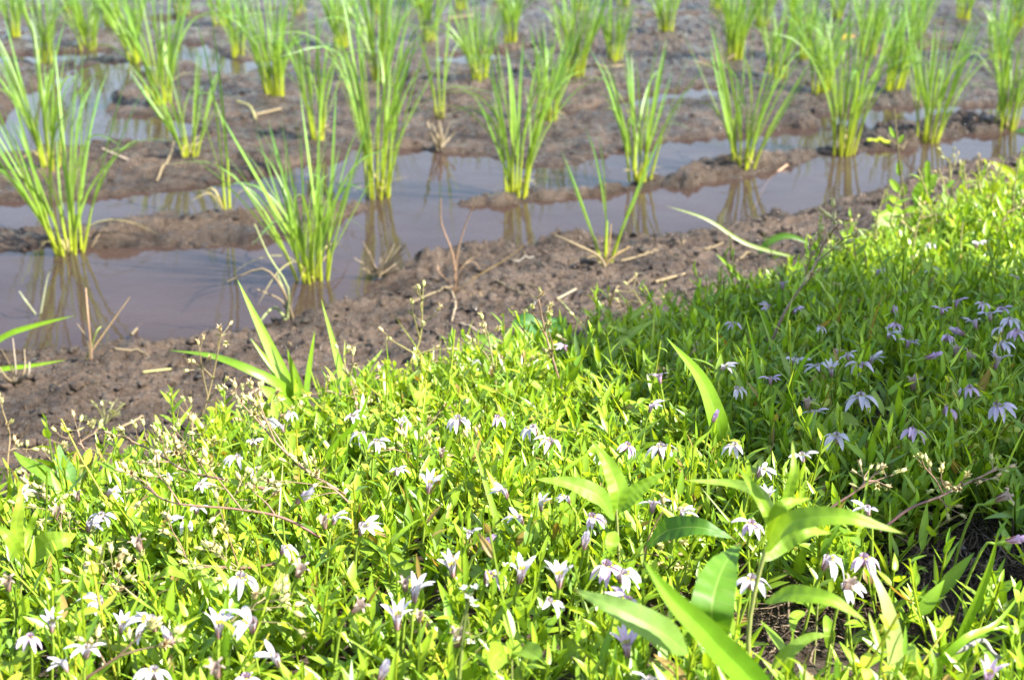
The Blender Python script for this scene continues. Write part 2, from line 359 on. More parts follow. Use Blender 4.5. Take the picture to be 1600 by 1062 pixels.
def creeping_cover(name, n, label, cat, hmin, hmax, leaves, Lr, Wr, el_r, prof, fold_r, lo, hi, opp=False, lean=.6, mask=None):
    x, y = sample_cover(n)
    if mask is not None: k = RNG.random(len(x)) < mask(x, y); x, y = x[k], y[k]
    m = len(x); z = terrain(x, y) - .002
    hh = RNG.uniform(hmin, hmax, m) * (1 + .35 * fbm(x * 12, y * 12, 2, 5)); hh *= .6 + .4 * sstep(0, .10, GEDGE(x) - y); hh *= (1 + .3 * sstep(.4, .7, x) * sstep(1.45, 1.75, y)) * (1 + .55 * (RNG.random(m) < .10))
    az = RNG.uniform(0, 2 * math.pi, m); ln = np.abs(RNG.normal(0, lean, m))
    t = np.linspace(0, 1, 5); D = np.stack([np.cos(az), np.sin(az), 0 * az], -1)
    P = np.stack([x, y, z], -1)[:, None] + hh[:, None, None] * (t[None, :, None] * np.array([0, 0, 1.0]) + (ln[:, None] * (1.3 * t - .35 * t * t)[None])[..., None] * D[:, None])
    cs = green(m, y, lo, hi) * np.array([1.1, .95, 1]); out = [stem_batch(P, np.full(m, .0007), cs)]
    B, A, E, LL, WW, C0, CU, FO = [], [], [], [], [], [], [], []
    tone = RNG.normal(1, .13, m)
    for k in range(leaves):
        f = (k + .6) / leaves if not opp else ((k // 2) * 2 + 1.2) / leaves
        f = min(f, 1); u = f * 4; i0 = min(int(u), 3); b = P[:, i0] + (u - i0) * (P[:, i0 + 1] - P[:, i0])
        B.append(b); A.append(az + (k * 2.4 if not opp else (k % 2) * math.pi + (k // 2) * 1.57) + RNG.normal(0, .4, m))
        E.append(np.clip(RNG.uniform(*el_r, m) + .35 * (f - .5), -.2, 1.45)); s = (1.12 - .62 * f ** 2.5) * RNG.uniform(.75, 1.2, m)
        LL.append(RNG.uniform(*Lr, m) * s); WW.append(RNG.uniform(*Wr, m) * s); CU.append(RNG.normal(.12, .16, m)); FO.append(RNG.uniform(*fold_r, m))
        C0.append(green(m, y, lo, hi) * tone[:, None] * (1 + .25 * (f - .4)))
    c0 = np.concatenate(C0); old = RNG.random(len(c0)) < .018; c0[old] = np.array([.28, .20, .06])
    out.append(leaf_batch(np.concatenate(B), np.concatenate(A), np.concatenate(E), np.concatenate(LL), np.concatenate(WW), np.concatenate(CU), np.concatenate(FO), c0, c0 * np.array([1.12, 1.06, .9]), prof))
    V, Q, C = join(out); o = link(name, mesh_np(name, V, Q, np.clip(C, .003, 1), M_LEAF)); tag(o, label, cat, kind='stuff'); print(name, m, len(Q))
creeping_cover('lobelia_carpet', 20000, 'dense carpet of small bright green narrow pointed leaves covering the bank', 'ground cover', .028, .060, 10, (.0135, .026), (.0019, .0038), (.4, 1.3), PROF_LEAF, (.05, .55), (.105, .220, .010), (.30, .45, .026), lean=.5)
creeping_cover('chickweed_carpet', 6500, 'patches of pale yellow green chickweed with tiny oval leaves among the carpet', 'ground cover', .028, .058, 10, (.007, .013), (.0022, .0040), (.0, .9), PROF_OVAL, (-.1, .35), (.26, .34, .022), (.42, .48, .055), opp=True, lean=.8,
               mask=lambda x, y: sstep(.1, .7, .5 + .9 * fbm(x * 5, y * 5, 2, 91) - .45 * sstep(-.1, .35, x - .15 * (y - 1)) + .5 * sstep(1.55, 1.8, y)))

creeping_cover('broad_leaf_seedlings', 900, 'scattered seedlings with wider lance shaped soft green leaves between the small ones', 'ground cover', .02, .05, 6, (.020, .036), (.0034, .0060), (.1, 1.1), PROF_LEAF, (.1, .4), (.14, .26, .015), (.29, .41, .04), lean=.4)
creeping_cover('fine_grass', 1300, 'fine thin grass leaves growing up through the carpet', 'grass', .012, .03, 3, (.035, .075), (.0008, .0016), (.7, 1.4), PROF_BLADE, (.2, .5), (.17, .28, .02), (.30, .42, .05), lean=.5)
def litter():
    n = 1500; pts = []; 
    for p, r, a in BAREW:
        k = int(170 * r / .05); ang = RNG.uniform(0, 6.28, k); rad = r * 1.5 * np.sqrt(RNG.random(k)); pts.append(np.stack([p[0] + rad * np.cos(ang), p[1] + rad * np.sin(ang)], -1))
    x, y = sample_cover(2600); pts.append(np.stack([x, y], -1)); P = np.concatenate(pts); n = len(P)
    az = RNG.uniform(0, 6.28, n); L = RNG.uniform(.008, .035, n); t = np.linspace(-.5, .5, 5); bend = RNG.normal(0, .25, n)
    X = P[:, 0:1] + (L * np.cos(az))[:, None] * t - (L * bend * np.sin(az))[:, None] * t ** 2 * 2; Yy = P[:, 1:2] + (L * np.sin(az))[:, None] * t + (L * bend * np.cos(az))[:, None] * t ** 2 * 2
    Zz = terrain(X, Yy) + .001 + RNG.uniform(0, .009, n)[:, None] + RNG.normal(0, .3, n)[:, None] * t * L[:, None]
    c = np.array([.06, .042, .028]) + RNG.random((n, 1)) ** 3 * np.array([.22, .17, .11])
    V, Q, C = stem_batch(np.stack([X, Yy, Zz], -1), RNG.uniform(.0003, .0009, n), c)
    o = link('dry_litter', mesh_np('dry_litter', V, Q, C, M_DRY)); tag(o, 'thin brown dead stems and rootlets tangled on the soil under the carpet', 'litter', kind='stuff')
litter()
def mud_debris():
    y = RNG.uniform(1.0, 3.6, 5200); x = RNG.uniform(-1, 1, 5200) * (y * .42 + .15); d = (SHORE(x) - y) * .84; k = (GEDGE(x) - y < .05) & ((d > -.02) | (RNG.random(5200) < .16)) & (fbm(x * 7, y * 7, 2, 55) > -.25); x, y = x[k], y[k]; k = terrain(x, y) > .002; x, y = x[k], y[k]; n = len(x)
    az = RNG.uniform(0, 6.28, n); L = RNG.uniform(.006, .05, n) * RNG.random(n) ** .6; t = np.linspace(-.5, .5, 6); bend = RNG.normal(0, .5, n)
    X = x[:, None] + (L * np.cos(az))[:, None] * t - (L * bend * np.sin(az))[:, None] * t ** 2 * 2; Yy = y[:, None] + (L * np.sin(az))[:, None] * t + (L * bend * np.cos(az))[:, None] * t ** 2 * 2
    Zz = terrain(X, Yy) + .0004 + RNG.random((n, 1)) * .0012; c = np.array([.07, .048, .03]) + RNG.random((n, 1)) ** 2.5 * np.array([.24, .18, .10])
    V, Q, C = stem_batch(np.stack([X, Yy, Zz], -1), RNG.uniform(.0003, .0010, n), c); o = link('mud_debris', mesh_np('mud_debris', V, Q, C, M_DRY)); tag(o, 'fine rotting straw bits half sunk in the bare mud', 'debris', kind='stuff')
mud_debris()

# ------------------------------------------------------------------ rice
G0, G1, GY = (.25, .38, .04), (.115, .285, .065), (.42, .46, .025)
def rice(px, py, hpx, ntil, spread, lean, label, near, dead=0, seed=0, dry_arch=0):
    r = random.Random(seed * 31 + int(px)); b = ground(px, py); b[2] = max(b[2], -.006)
    hh = hpx * px_m(b) / math.cos(TH) * 1.02; root = thing('rice_plant', b, label, 'rice plant', 'young rice plants in the paddy')
    fol = MB(); culm = MB()
    def emit_culm(m): part('tiller', m, M_RICE, root, b)
    for k in range(ntil):
        a = 2 * math.pi * (k + r.random() * .8) / ntil; rr = (.004 + .012 * r.random()) * min(1.3, ntil / 6)
        tilt = spread * .78 * (.1 + .9 * r.random()); ux, uy = math.cos(a), math.sin(a)
        base = b + np.array([ux * rr, uy * rr, -.004]); d = nrm(np.array([ux * math.tan(tilt) + lean, uy * math.tan(tilt), 1]))
        hc = hh * r.uniform(.22, .34); top = base + d * hc; mid = base + d * hc * .5
        tone = r.uniform(.85, 1.15); cb = np.array(GY) * tone; ct = np.array(G0) * tone
        m = MB() if near else culm
        Pc = cr_path([base, mid, top], 5); tube(m, Pc, np.linspace(.0026, .0016, 5), np.linspace(cb, ct, 5), 6)
        tobj = None
        if near: tobj = part('tiller', m, M_RICE, root, b)
        nb = 2 if ntil < 4 else r.choice((3, 4, 4))
        for q in range(nb):
            f = r.uniform(.35, 1); s = base + d * hc * f; L = hh * (r.uniform(.62, 1.0) if q else r.uniform(.85, 1.05)) - hc * f * .6; L = max(L, hh * .3)
            a2 = a + r.gauss(0, .9); out = r.uniform(.02, .15) + .075 * q; droop = r.choice((0, .02, .05, .1, .18, .30)) if q else r.uniform(0, .06)
            o2 = np.array([math.cos(a2), math.sin(a2), 0]); d2 = nrm(d + o2 * out)
            P = [s, s + d2 * L * .35, s + d2 * L * .7 + o2 * L * droop * .5 - np.array([0, 0, L * droop * .25]), s + d2 * L * .97 + o2 * L * droop * 1.5 - np.array([0, 0, L * droop * 1.2])]
            side = nrm(np.cross(d2, o2 + np.array([r.gauss(0, .6), r.gauss(0, .6), .01]))); g = r.uniform(.8, 1.2)
            mm = MB() if near else fol
            blade(mm, P, r.uniform(.0012, .0023), side, np.array(G0) * g, np.array(G1) * g * np.array([r.uniform(.85, 1.3), 1, 1]), n=12, fold=.35, twist=r.gauss(0, .5))
            if near: part('leaf_blade', mm, M_RICE, tobj, b)
    for k in range(dead if dead > 1 or int(px) % 3 == 0 else 0):
        m = MB(); a = r.uniform(0, 6.28); L = hh * r.uniform(.3, .55); o2 = np.array([math.cos(a), math.sin(a), 0]); z = np.array([0, 0, 1.0])
        blade(m, [b + z * .01, b + o2 * L * .3 + z * L * .35, b + o2 * L * .7 + z * L * .32, b + o2 * L * 1.1 + z * L * .05], .0017, np.cross(o2, z), (.30, .29, .08), (.34, .28, .13), n=12)
        part('dry_leaf', m, M_DRY, root, b)
    if near:
        m = MB()
        for k in range(7):
            a = r.uniform(0, 6.28); L = hh * r.uniform(.10, .24); o2 = np.array([math.cos(a), math.sin(a), 0]); z = np.array([0, 0, 1.0]); blade(m, [b + o2 * .006, b + o2 * (.008 + L * .25) + z * L * .5, b + o2 * (.01 + L * .7) + z * L * r.uniform(.1, .7)], .0016, np.cross(o2, z), (.26, .23, .07), (.32, .25, .12), n=8, twist=r.gauss(0, .8))
        part('dry_sheath', m, M_DRY, root, b)
    if not near: part('foliage', fol, M_RICE, root, b); part('stem_base', culm, M_RICE, root, b)
    return root
RICE = [  # px, py, height px, tillers, spread, lean, near, dead leaves, label
    (108, 402, 295, 9, .50, -.08, 1, 1, 'bushy rice plant at left with wide fan of blades, standing at the water edge'),
    (490, 457, 265, 11, .42, -.02, 1, 3, 'rice plant nearest the bank, between the big puddle and the dry tuft'),
    (945, 412, 195, 3, .40, .0, 1, 0, 'thin sparse rice plant with few blades on the near mud shore'),
    (590, 327, 330, 11, .30, .03, 1, 1, 'tallest dense rice plant in the water left of centre'),
    (806, 302, 235, 9, .34, .04, 1, 1, 'rice plant in the middle of the channel above the dry red stalks'),
    (1000, 281, 205, 7, .42, .03, 1, 1, 'open rice plant directly behind the thin sparse one'),
    (1162, 263, 225, 8, .36, .04, 1, 1, 'rice plant with upright and arching blades on the mud strip, right of centre'),
    (1318, 238, 235, 9, .36, .05, 1, 1, 'rice plant behind the channel left of the tall leafy weed'),
    (1450, 223, 200, 9, .34, .08, 1, 1, 'rice plant leaning right behind the tall leafy weed'),
    (1570, 209, 190, 11, .24, .05, 1, 0, 'dense rice plant at the right edge beside the channel end'),
    (356, 332, 290, 2, .08, .01, 1, 1, 'single very thin upright rice shoot in the narrow left water'),
    (76, 262, 230, 7, .34, -.06, 1, 1, 'rice plant right behind the bushy left one'),
    (297, 242, 150, 5, .55, -.03, 1, 1, 'small spread rice plant on mud beside the pale pool'),
    (497, 219, 190, 8, .22, .0, 1, 1, 'slim upright rice plant on the dry mud flat'),
    (688, 186, 175, 3, .15, -.02, 1, 0, 'thin rice shoot growing above the hanging dry tuft'),
    (857, 190, 150, 7, .22, .02, 1, 0, 'rice plant half hidden behind the mid channel plant'),
    (252, 164, 190, 9, .30, -.05, 0, 1, 'rice plant on the far side of the pale pool, with drooping blade'),
    (213, 104, 150, 10, .34, -.15, 0, 1, 'rice plant leaning left above the pale pool'),
    (430, 149, 170, 11, .26, -.02, 0, 1, 'full rice plant on mud left of the dense tall one'),
    (73, 98, 130, 6, .22, .0, 0, 0, 'slender rice plant at upper left by the small pool'),
    (25, 55, 90, 6, .22, -.04, 0, 0, 'small rice plant in the far upper left corner'),
    (370, 86, 110, 6, .22, .02, 0, 0, 'yellowish based rice plant in dark water at the upper left'),
    (345, 38, 80, 5, .22, .0, 0, 0, 'far rice plant behind the yellowish based one'),
    (531, 72, 120, 8, .25, -.02, 0, 0, 'far rice plant up the picture from the slim upright one'),
    (596, 128, 165, 10, .25, .0, 0, 0, 'rice plant straight behind the tallest dense one'),
    (669, 63, 110, 8, .24, .0, 0, 0, 'far rice plant above the hanging dry tuft'),
    (750, 126, 130, 8, .3, .0, 0, 1, 'rice plant on mud just left of the clump with the bent yellow tip'),
    (800, 65, 95, 8, .22, .02, 0, 0, 'dark based far rice plant beside a small puddle'),
    (897, 118, 150, 11, .26, .05, 0, 0, 'dense rice clump with the bent yellow tip at upper centre'),
    (720, 16, 70, 7, .24, .0, 0, 0, 'far rice plant cut by the top edge left of centre'),
    (1040, 46, 80, 7, .3, .02, 0, 0, 'isolated far rice plant at the top right of centre'),
    (1148, 93, 140, 11, .16, .02, 0, 0, 'narrow dense rice plant standing like a brush, right of centre'),
    (1240, 38, 70, 6, .24, .02, 0, 0, 'small far rice plant behind the brush shaped one'),
    (1255, 92, 110, 8, .3, .05, 0, 0, 'pale rice plant right of the brush shaped one'),
    (1283, 144, 140, 8, .3, .06, 0, 0, 'rice plant in front of the pale one, leaning right'),
    (1355, 86, 120, 9, .25, .04, 0, 0, 'far rice plant above the fallen orange leaf'),
    (1397, 141, 150, 9, .24, .12, 0, 0, 'strongly leaning rice plant with a dead sheath at its base'),
    (1505, 28, 70, 7, .25, .03, 0, 0, 'far rice plant at the top right'),
    (1560, 92, 100, 7, .3, .05, 0, 0, 'far rice plant above the one at the right edge'),
    (905, 14, 60, 7, .25, .0, 0, 0, 'far rice plant peeping above the bent yellow tip clump'),
    (465, 24, 75, 7, .26, .0, 0, 0, 'far rice plant at the top left of centre'),
    (175, 40, 90, 8, .28, -.04, 0, 0, 'far rice plant behind the left leaning one'),
    (655, 8, 60, 7, .25, .0, 0, 0, 'far rice plant at the top edge above the hanging dry tuft row'),
    (780, 6, 55, 7, .25, .0, 0, 0, 'far rice plant at the top edge behind the dark based one'),
    (975, 8, 55, 7, .25, .0, 0, 0, 'far rice plant at the top edge left of the isolated one'),
    (1120, 14, 60, 7, .25, .0, 0, 0, 'far rice plant at the top edge left of the brush shaped one'),
    (1190, 40, 80, 8, .25, .0, 0, 0, 'far rice plant between the brush shaped one and the small far one'),
    (1310, 30, 75, 8, .25, .03, 0, 0, 'far rice plant at the top edge above the fallen orange leaf'),
    (1430, 60, 95, 9, .25, .05, 0, 0, 'far rice plant behind the strongly leaning one'),
    (1590, 40, 80, 8, .25, .03, 0, 0, 'far rice plant in the top right corner'),
    (110, 20, 75, 7, .25, -.03, 0, 0, 'far rice plant at the top edge near the left corner'),
    (285, 22, 75, 8, .25, .0, 0, 0, 'far rice plant at the top edge, right of the left leaning one'),
    (1215, 120, 115, 7, .26, .03, 0, 0, 'rice plant standing close right of the brush shaped one'),
    (960, 95, 100, 6, .3, .02, 0, 0, 'thin far rice plant right of the bent yellow tip clump'),
    (140, 85, 115, 8, .25, -.05, 0, 0, 'rice plant left of the left leaning one by the upper pool'),
    (590, 20, 75, 8, .25, .0, 0, 0, 'far rice plant at the top edge behind the tallest one'),
]
for k, (px, py, hp, nt_, sp, ln, near, dead, lab) in enumerate(RICE): rice(px, py, hp, (nt_ if nt_ < 4 else nt_ + 2) if near else nt_ + 5, sp, ln, lab, bool(near), dead, k)

# ------------------------------------------------------------------ hand placed blades and weeds
GB0, GB1 = (.20, .38, .015), (.24, .42, .02)
def pix_path(pts, base_h=0.0):
    """pts: (px, py, dy) ; the first point stands on the ground, the others at its distance + dy"""
    b = ground(pts[0][0], pts[0][1], base_h); Y0 = b[1]
    if base_h == 0 and GEDGE(b[0]) - Y0 > .02:                      # stands in the carpet: its foot is a little nearer, hidden by the small leaves
        Y0 -= (.075 if pts[0][1] > 1100 and pts[0][0] == 1200 else .042) * min(1, max(.3, (GEDGE(b[0]) - Y0) / .15)); q = at_y(pts[0][0], pts[0][1], Y0); b = np.array([q[0], Y0, tz(q[0], Y0) - .002])
        return [b] + ([q] if q[2] - b[2] > .006 else []) + [at_y(px, py, Y0 + dy) for px, py, dy in pts[1:]]
    return [b] + [at_y(px, py, Y0 + dy) for px, py, dy in pts[1:]]
def facing_side(P, roll=0.0):
    T = nrm(P[-1] - P[0]); v = nrm(CAM - (P[0] + P[-1]) / 2); n = nrm(v * math.cos(roll) + SUN * math.sin(roll)); return nrm(np.cross(n, T))
def px_blade(mb, pts, wpx, roll=0.0, c0=GB0, c1=GB1, prof=PROF_BLADE, n=18, fold=.3, rib=None, base_h=0.0, across=3, twist=0, wavy=0):
    P = pix_path(pts, base_h); blade(mb, P, wpx * .5 * px_m(P[0]), facing_side(P, roll), c0, c1, prof, n, fold, twist, rib, across, wavy); return P[0]
def single_blade(pts, wpx, label, roll=0., **kw):
    mb = MB(); b = px_blade(mb, pts, wpx, roll, **kw); return solo('grass_shoot', mb, M_RICE, b, label, 'grass blade', 'long grass blades')
def tuft(name, blades, label, cat, mat=None, grp=None, partname='leaf_blade'):
    b = None; ms = []
    for pts, w, roll, kw in blades:
        mb = MB(); p = px_blade(mb, pts, w, roll, **kw); ms.append(mb); b = p if b is None else b
    t = thing(name, b, label, cat, grp)
    for mb in ms: part(partname, mb, mat or M_RICE, t, b)
    return t
K = dict
RIB = (.30, .40, .10)
tuft('grass_tuft', [([(462, 668, 0), (452, 612, 0), (415, 530, .01), (371, 437, .02)], 22, .3, K(rib=RIB)),
                    ([(460, 668, 0), (452, 618, -.01), (425, 575, 0), (391, 528, .01)], 15, .5, K()),
                    ([(458, 668, 0), (448, 612, -.02), (390, 578, -.03), (330, 556, -.02), (264, 547, -.01)], 15, .5, K(c1=(.14, .26, .03))),
                    ([(480, 670, 0), (466, 610, 0), (449, 545, 0)], 20, .2, K(c0=(.17, .31, .02), c1=(.22, .36, .03))),
                    ([(472, 668, 0), (482, 580, .02), (492, 516, .03)], 10, .8, K(c0=(.09, .2, .01))),
                    ([(470, 672, -.01), (445, 632, -.02), (420, 612, -.02), (405, 602, -.02)], 26, .1, K(prof=PROF_LEAF, rib=RIB))],
     'tall tuft of bright pointed grass blades rising at the mud edge, left of centre', 'grass')
tuft('grass_tuft', [([(556, 668, 0), (540, 610, 0), (522, 540, .01), (502, 468, .02)], 16, .3, K(rib=RIB)), ([(548, 668, 0), (560, 600, 0), (598, 545, .02)], 14, .4, K()),
                    ([(560, 668, 0), (575, 620, .01), (588, 580, .02)], 9, .5, K())],
     'narrow pair of pointed grass blades right of the tall tuft', 'grass')
single_blade([(1130, 712, 0), (1122, 660, 0), (1095, 590, .01), (1042, 528, .02)], 34, 'broad arching grass blade with curved tip, right of centre at the shade edge', .2, n=24, fold=.15, rib=RIB, across=5)
single_blade([(1192, 660, 0), (1187, 600, 0), (1178, 545, .01), (1165, 492, .01)], 9, 'thin upright yellow green blade in the shade, left one of three', .2)
single_blade([(1226, 665, 0), (1236, 610, 0), (1262, 555, .0), (1297, 531, .0)], 9, 'thin blade bending right over the shaded flowers', .3)
single_blade([(1216, 575, 0), (1208, 530, 0), (1192, 492, .0), (1170, 472, .0)], 8, 'short thin curved blade in the shade behind the upright one', .3)
single_blade([(1400, 1075, 0), (1398, 1010, 0), (1385, 945, 0), (1357, 878, .01)], 36, 'pale hanging broad grass blade at bottom right above bare soil', .75, c0=(.36, .44, .14), c1=(.34, .42, .13), n=24, fold=.1, across=5)
single_blade([(1200, 1110, 0), (1115, 1000, -.015), (1050, 935, -.02), (1006, 876, -.02)], 44, 'wide bright glossy grass blade crossing the bottom, longest there', .3, n=26, fold=.35, rib=(.16, .32, .03), across=5, c0=(.14, .31, .015), c1=(.18, .35, .02))
single_blade([(1500, 1002, 0), (1528, 935, 0), (1548, 880, 0), (1560, 830, .0)], 14, 'slim upright bright blade at lower right beside the dark litter', .2, c1=(.24, .36, .02))
single_blade([(1450, 1062, 0), (1505, 1000, 0), (1555, 975, .01), (1600, 920, .02)], 14, 'bright narrow blade slanting right near the lower right corner', .2)
single_blade([(920, 610, 0), (942, 565, 0), (980, 525, .02), (1034, 494, .04)], 26, 'broad dark green blade slanting up right at the mud edge', .2, rib=RIB, c0=(.09, .2, .012))
single_blade([(908, 610, 0), (906, 580, 0), (902, 550, .0), (897, 518, .0)], 16, 'grey green upright blade beside the slanting dark one', .2, c0=(.15, .25, .08), c1=(.17, .27, .1))
single_blade([(1187, 395, 0), (1205, 376, 0), (1236, 369, 0), (1284, 390, .0)], 11, 'dark blade arching over the mud where cover meets shore at right', .15, c0=(.07, .17, .02), c1=(.09, .2, .02))
single_blade([(1240, 402, 0), (1165, 380, 0), (1105, 343, .0), (1042, 322, .0)], 6, 'long thin pale blade lying over the mud shore at right', .5, c0=(.2, .3, .06), c1=(.26, .33, .09))
single_blade([(1163, 440, 0), (1150, 428, 0), (1135, 412, .0), (1118, 396, .0)], 7, 'small thin blade poking over mud at the cover edge', .3)
single_blade([(1600, 330, 0), (1590, 290, 0), (1572, 265, 0), (1545, 252, .0)], 16, 'glowing yellow green curved blade at the upper right edge', .3, c0=(.3, .4, .01), c1=(.36, .44, .015))
single_blade([(-40, 560, 0), (10, 524, 0), (60, 507, 0), (116, 493, 0)], 9, 'upper of two pale blades reaching in from the left edge', .6)
single_blade([(-60, 610, 0), (-10, 580, 0), (50, 571, 0), (104, 562, 0)], 8, 'lower of two pale blades reaching in from the left edge', .6)
single_blade([(612, 700, 0), (612, 640, 0), (608, 580, 0), (603, 528, .0)], 5, 'wiry single upright blade left of the tall yellow seed stem', .2, c0=(.2, .3, .015))
single_blade([(150, 900, 0), (160, 883, 0), (215, 866, 0), (255, 892, .0)], 10, 'pale arching blade at lower left over small leaves', .4, c0=(.3, .38, .1), c1=(.3, .37, .09))
single_blade([(500, 760, 0), (520, 700, 0), (560, 655, 0), (585, 588, .0)], 11, 'soft blade in the sunny carpet under the narrow pair', .3)
single_blade([(1580, 215, 0), (1590, 208, 0), (1600, 203, 0), (1625, 196, 0)], 9, 'dark leaf tip entering at the upper right edge', .3, c0=(.05, .16, .03), c1=(.05, .16, .03))

LW = K(prof=PROF_LEAF, rib=RIB, across=5, n=20, fold=.22)
def weed(name, foot, top, leaves, label, stemw=7, stemc=(.26, .28, .09), c0=(.19, .34, .02), c1=(.22, .37, .025)):
    Pst = pix_path([foot + (0,)] + [t + (0,) if len(t) == 2 else t for t in top]); b = Pst[0]
    t = thing(name, b, label, 'weed'); mb = MB(); P = cr_path(Pst, 12); tube(mb, P, np.linspace(stemw * .5, stemw * .3, 12) * px_m(b), stemc, 8); part('stem', mb, M_STEM, t, b)
    for pts, w, roll, kw in leaves:
        # leaf control points are px,py,dy relative to the stem's distance
        Pl = [at_y(px, py, b[1] + dy) for px, py, dy in pts]; m = MB(); k2 = dict(LW); k2.update(kw)
        side = facing_side(Pl, roll); blade(m, Pl, w * .43 * px_m(Pl[0]), side, k2.pop('c0', c0), k2.pop('c1', c1), k2['prof'], k2['n'], k2['fold'], k2.get('twist', 0), k2['rib'], k2['across'], k2.get('wavy', .07)); part('leaf', m, M_BROAD, t, b)
    return t
weed('broadleaf_weed', (1172, 1085), [(1170, 980), (1190, 880), (1212, 822)], [
    ([(1118, 1000, -.03), (1112, 950, -.04), (1128, 890, -.02), (1157, 846, .01)], 90, .35, K(c0=(.08, .19, .012), c1=(.1, .22, .014))),
    ([(1075, 1020, -.05), (1030, 985, -.06), (960, 948, -.06), (896, 920, -.05)], 62, .5, K(c0=(.17, .29, .05), c1=(.19, .31, .07))),
    ([(1195, 862, -.01), (1240, 815, -.02), (1320, 808, -.03), (1416, 834, -.03)], 46, .75, K()),
    ([(1190, 876, 0), (1220, 850, .01), (1260, 830, .01), (1300, 833, .02)], 40, .6, K(c0=(.16, .28, .03))),
    ([(1195, 940, -.02), (1240, 928, -.03), (1300, 938, -.04), (1357, 972, -.04)], 40, .8, K()),
    ([(1205, 830, 0), (1195, 795, 0), (1172, 755, .01), (1150, 726, .02)], 22, .3, K(c0=(.2, .33, .02))),
    ([(1225, 800, 0), (1232, 770, 0), (1240, 735, .0), (1238, 685, .01)], 24, .4, K(c0=(.2, .34, .02))),
    ([(1215, 815, 0), (1185, 770, .02), (1140, 755, .03), (1068, 750, .03)], 28, .6, K(c0=(.2, .3, .07))),
    ([(1200, 850, 0), (1215, 800, -.01), (1235, 785, -.01), (1268, 778, 0)], 30, .3, K(c0=(.19, .32, .02))),
    ([(1205, 1045, -.02), (1230, 1020, -.03), (1265, 995, -.03), (1300, 992, -.03)], 26, .5, K(c0=(.2, .3, .07)))],
    'largest broad leaved weed, long lance shaped leaves around a pale stem, bottom right', 9)
weed('lance_leaf_weed', (968, 900), [(966, 850), (963, 795)], [
    ([(960, 812, -.01), (935, 775, -.02), (890, 755, -.02), (835, 748, -.02)], 40, .6, K(c0=(.15, .28, .03))),
    ([(964, 800, 0), (966, 765, 0), (950, 725, .01), (922, 684, .02)], 42, .25, K()),
    ([(966, 800, 0), (985, 775, 0), (1010, 755, 0), (1046, 734, .0)], 34, .6, K(c0=(.16, .3, .02))),
    ([(962, 800, 0), (958, 770, .01), (962, 745, .01), (970, 722, .01)], 22, .5, K()),
    ([(962, 830, -.02), (955, 850, -.03), (960, 870, -.03)], 30, .7, K())],
    'weed with a cross of three long pointed leaves in the centre of the carpet', 6)
weed('broadleaf_weed', (1005, 905), [(1008, 870), (1012, 850)], [
    ([(1010, 852, -.01), (1045, 828, -.02), (1095, 824, -.03), (1150, 842, -.03)], 52, .9, K(c0=(.06, .16, .012), c1=(.07, .18, .014)))],
    'low weed with one big dark horizontal leaf left of the largest weed', 5)
weed('broadleaf_weed', (30, 960), [(34, 900), (38, 862)], [
    ([(38, 880, -.01), (70, 850, -.02), (100, 842, -.02), (120, 833, -.01)], 44, .5, K(c0=(.2, .3, .03))),
    ([(36, 870, 0), (26, 830, 0), (30, 790, .0), (32, 755, .01)], 26, .3, K(c0=(.26, .38, .03), c1=(.3, .4, .04))),
    ([(36, 880, 0), (20, 850, -.01), (5, 830, -.01), (-20, 815, 0)], 26, .5, K(c0=(.2, .31, .02))),
    ([(38, 868, 0), (45, 830, .01), (55, 805, .01), (60, 790, .02)], 16, .3, K(c0=(.2, .31, .02)))],
    'weed at the left edge with glowing upright leaf and striped side leaf', 6)
weed('pale_leaf_weed', (110, 830), [(110, 790), (108, 770)], [
    ([(118, 770, 0), (106, 740, .0), (95, 718, .01), (92, 692, .02)], 36, .3, K(c0=(.12, .25, .06), c1=(.15, .29, .08))),
    ([(118, 765, .01), (128, 735, .02), (138, 715, .02), (142, 702, .03)], 28, .5, K(c0=(.17, .22, .05), c1=(.25, .2, .06))),
    ([(108, 775, -.01), (70, 740, 0), (40, 722, .01), (20, 704, .02)], 30, .5, K(c0=(.12, .27, .03))),
    ([(112, 780, 0), (125, 800, -.02), (125, 815, -.03), (150, 825, -.03)], 34, .7, K(c0=(.12, .24, .06)))],
    'weed with upright bluish green triangular leaves at the left mud edge', 6)
weed('whorl_weed', (298, 968), [(301, 930), (303, 905)], [
    ([(303, 905, -.01), (285, 895, -.02), (262, 892, -.03), (240, 906, -.02)], 26, .9, K(c0=(.2, .29, .03))), ([(304, 904, -.01), (325, 910, -.03), (333, 935, -.04), (334, 955, -.04)], 30, .5, K(c0=(.17, .28, .03))),
    ([(304, 904, 0), (318, 895, .0), (332, 885, .01)], 18, .6, K(c0=(.23, .33, .06))), ([(303, 904, 0), (300, 885, 0), (296, 872, .01)], 16, .5, K(c0=(.2, .31, .04))), ([(298, 955, -.02), (285, 950, -.03), (284, 975, -.04), (300, 988, -.05)], 34, .4, K(prof=PROF_OVAL, c0=(.16, .27, .03)))],
    'small weed with whorl of fine hairy leaves on a red stalk, lower left', 5, (.3, .14, .06))
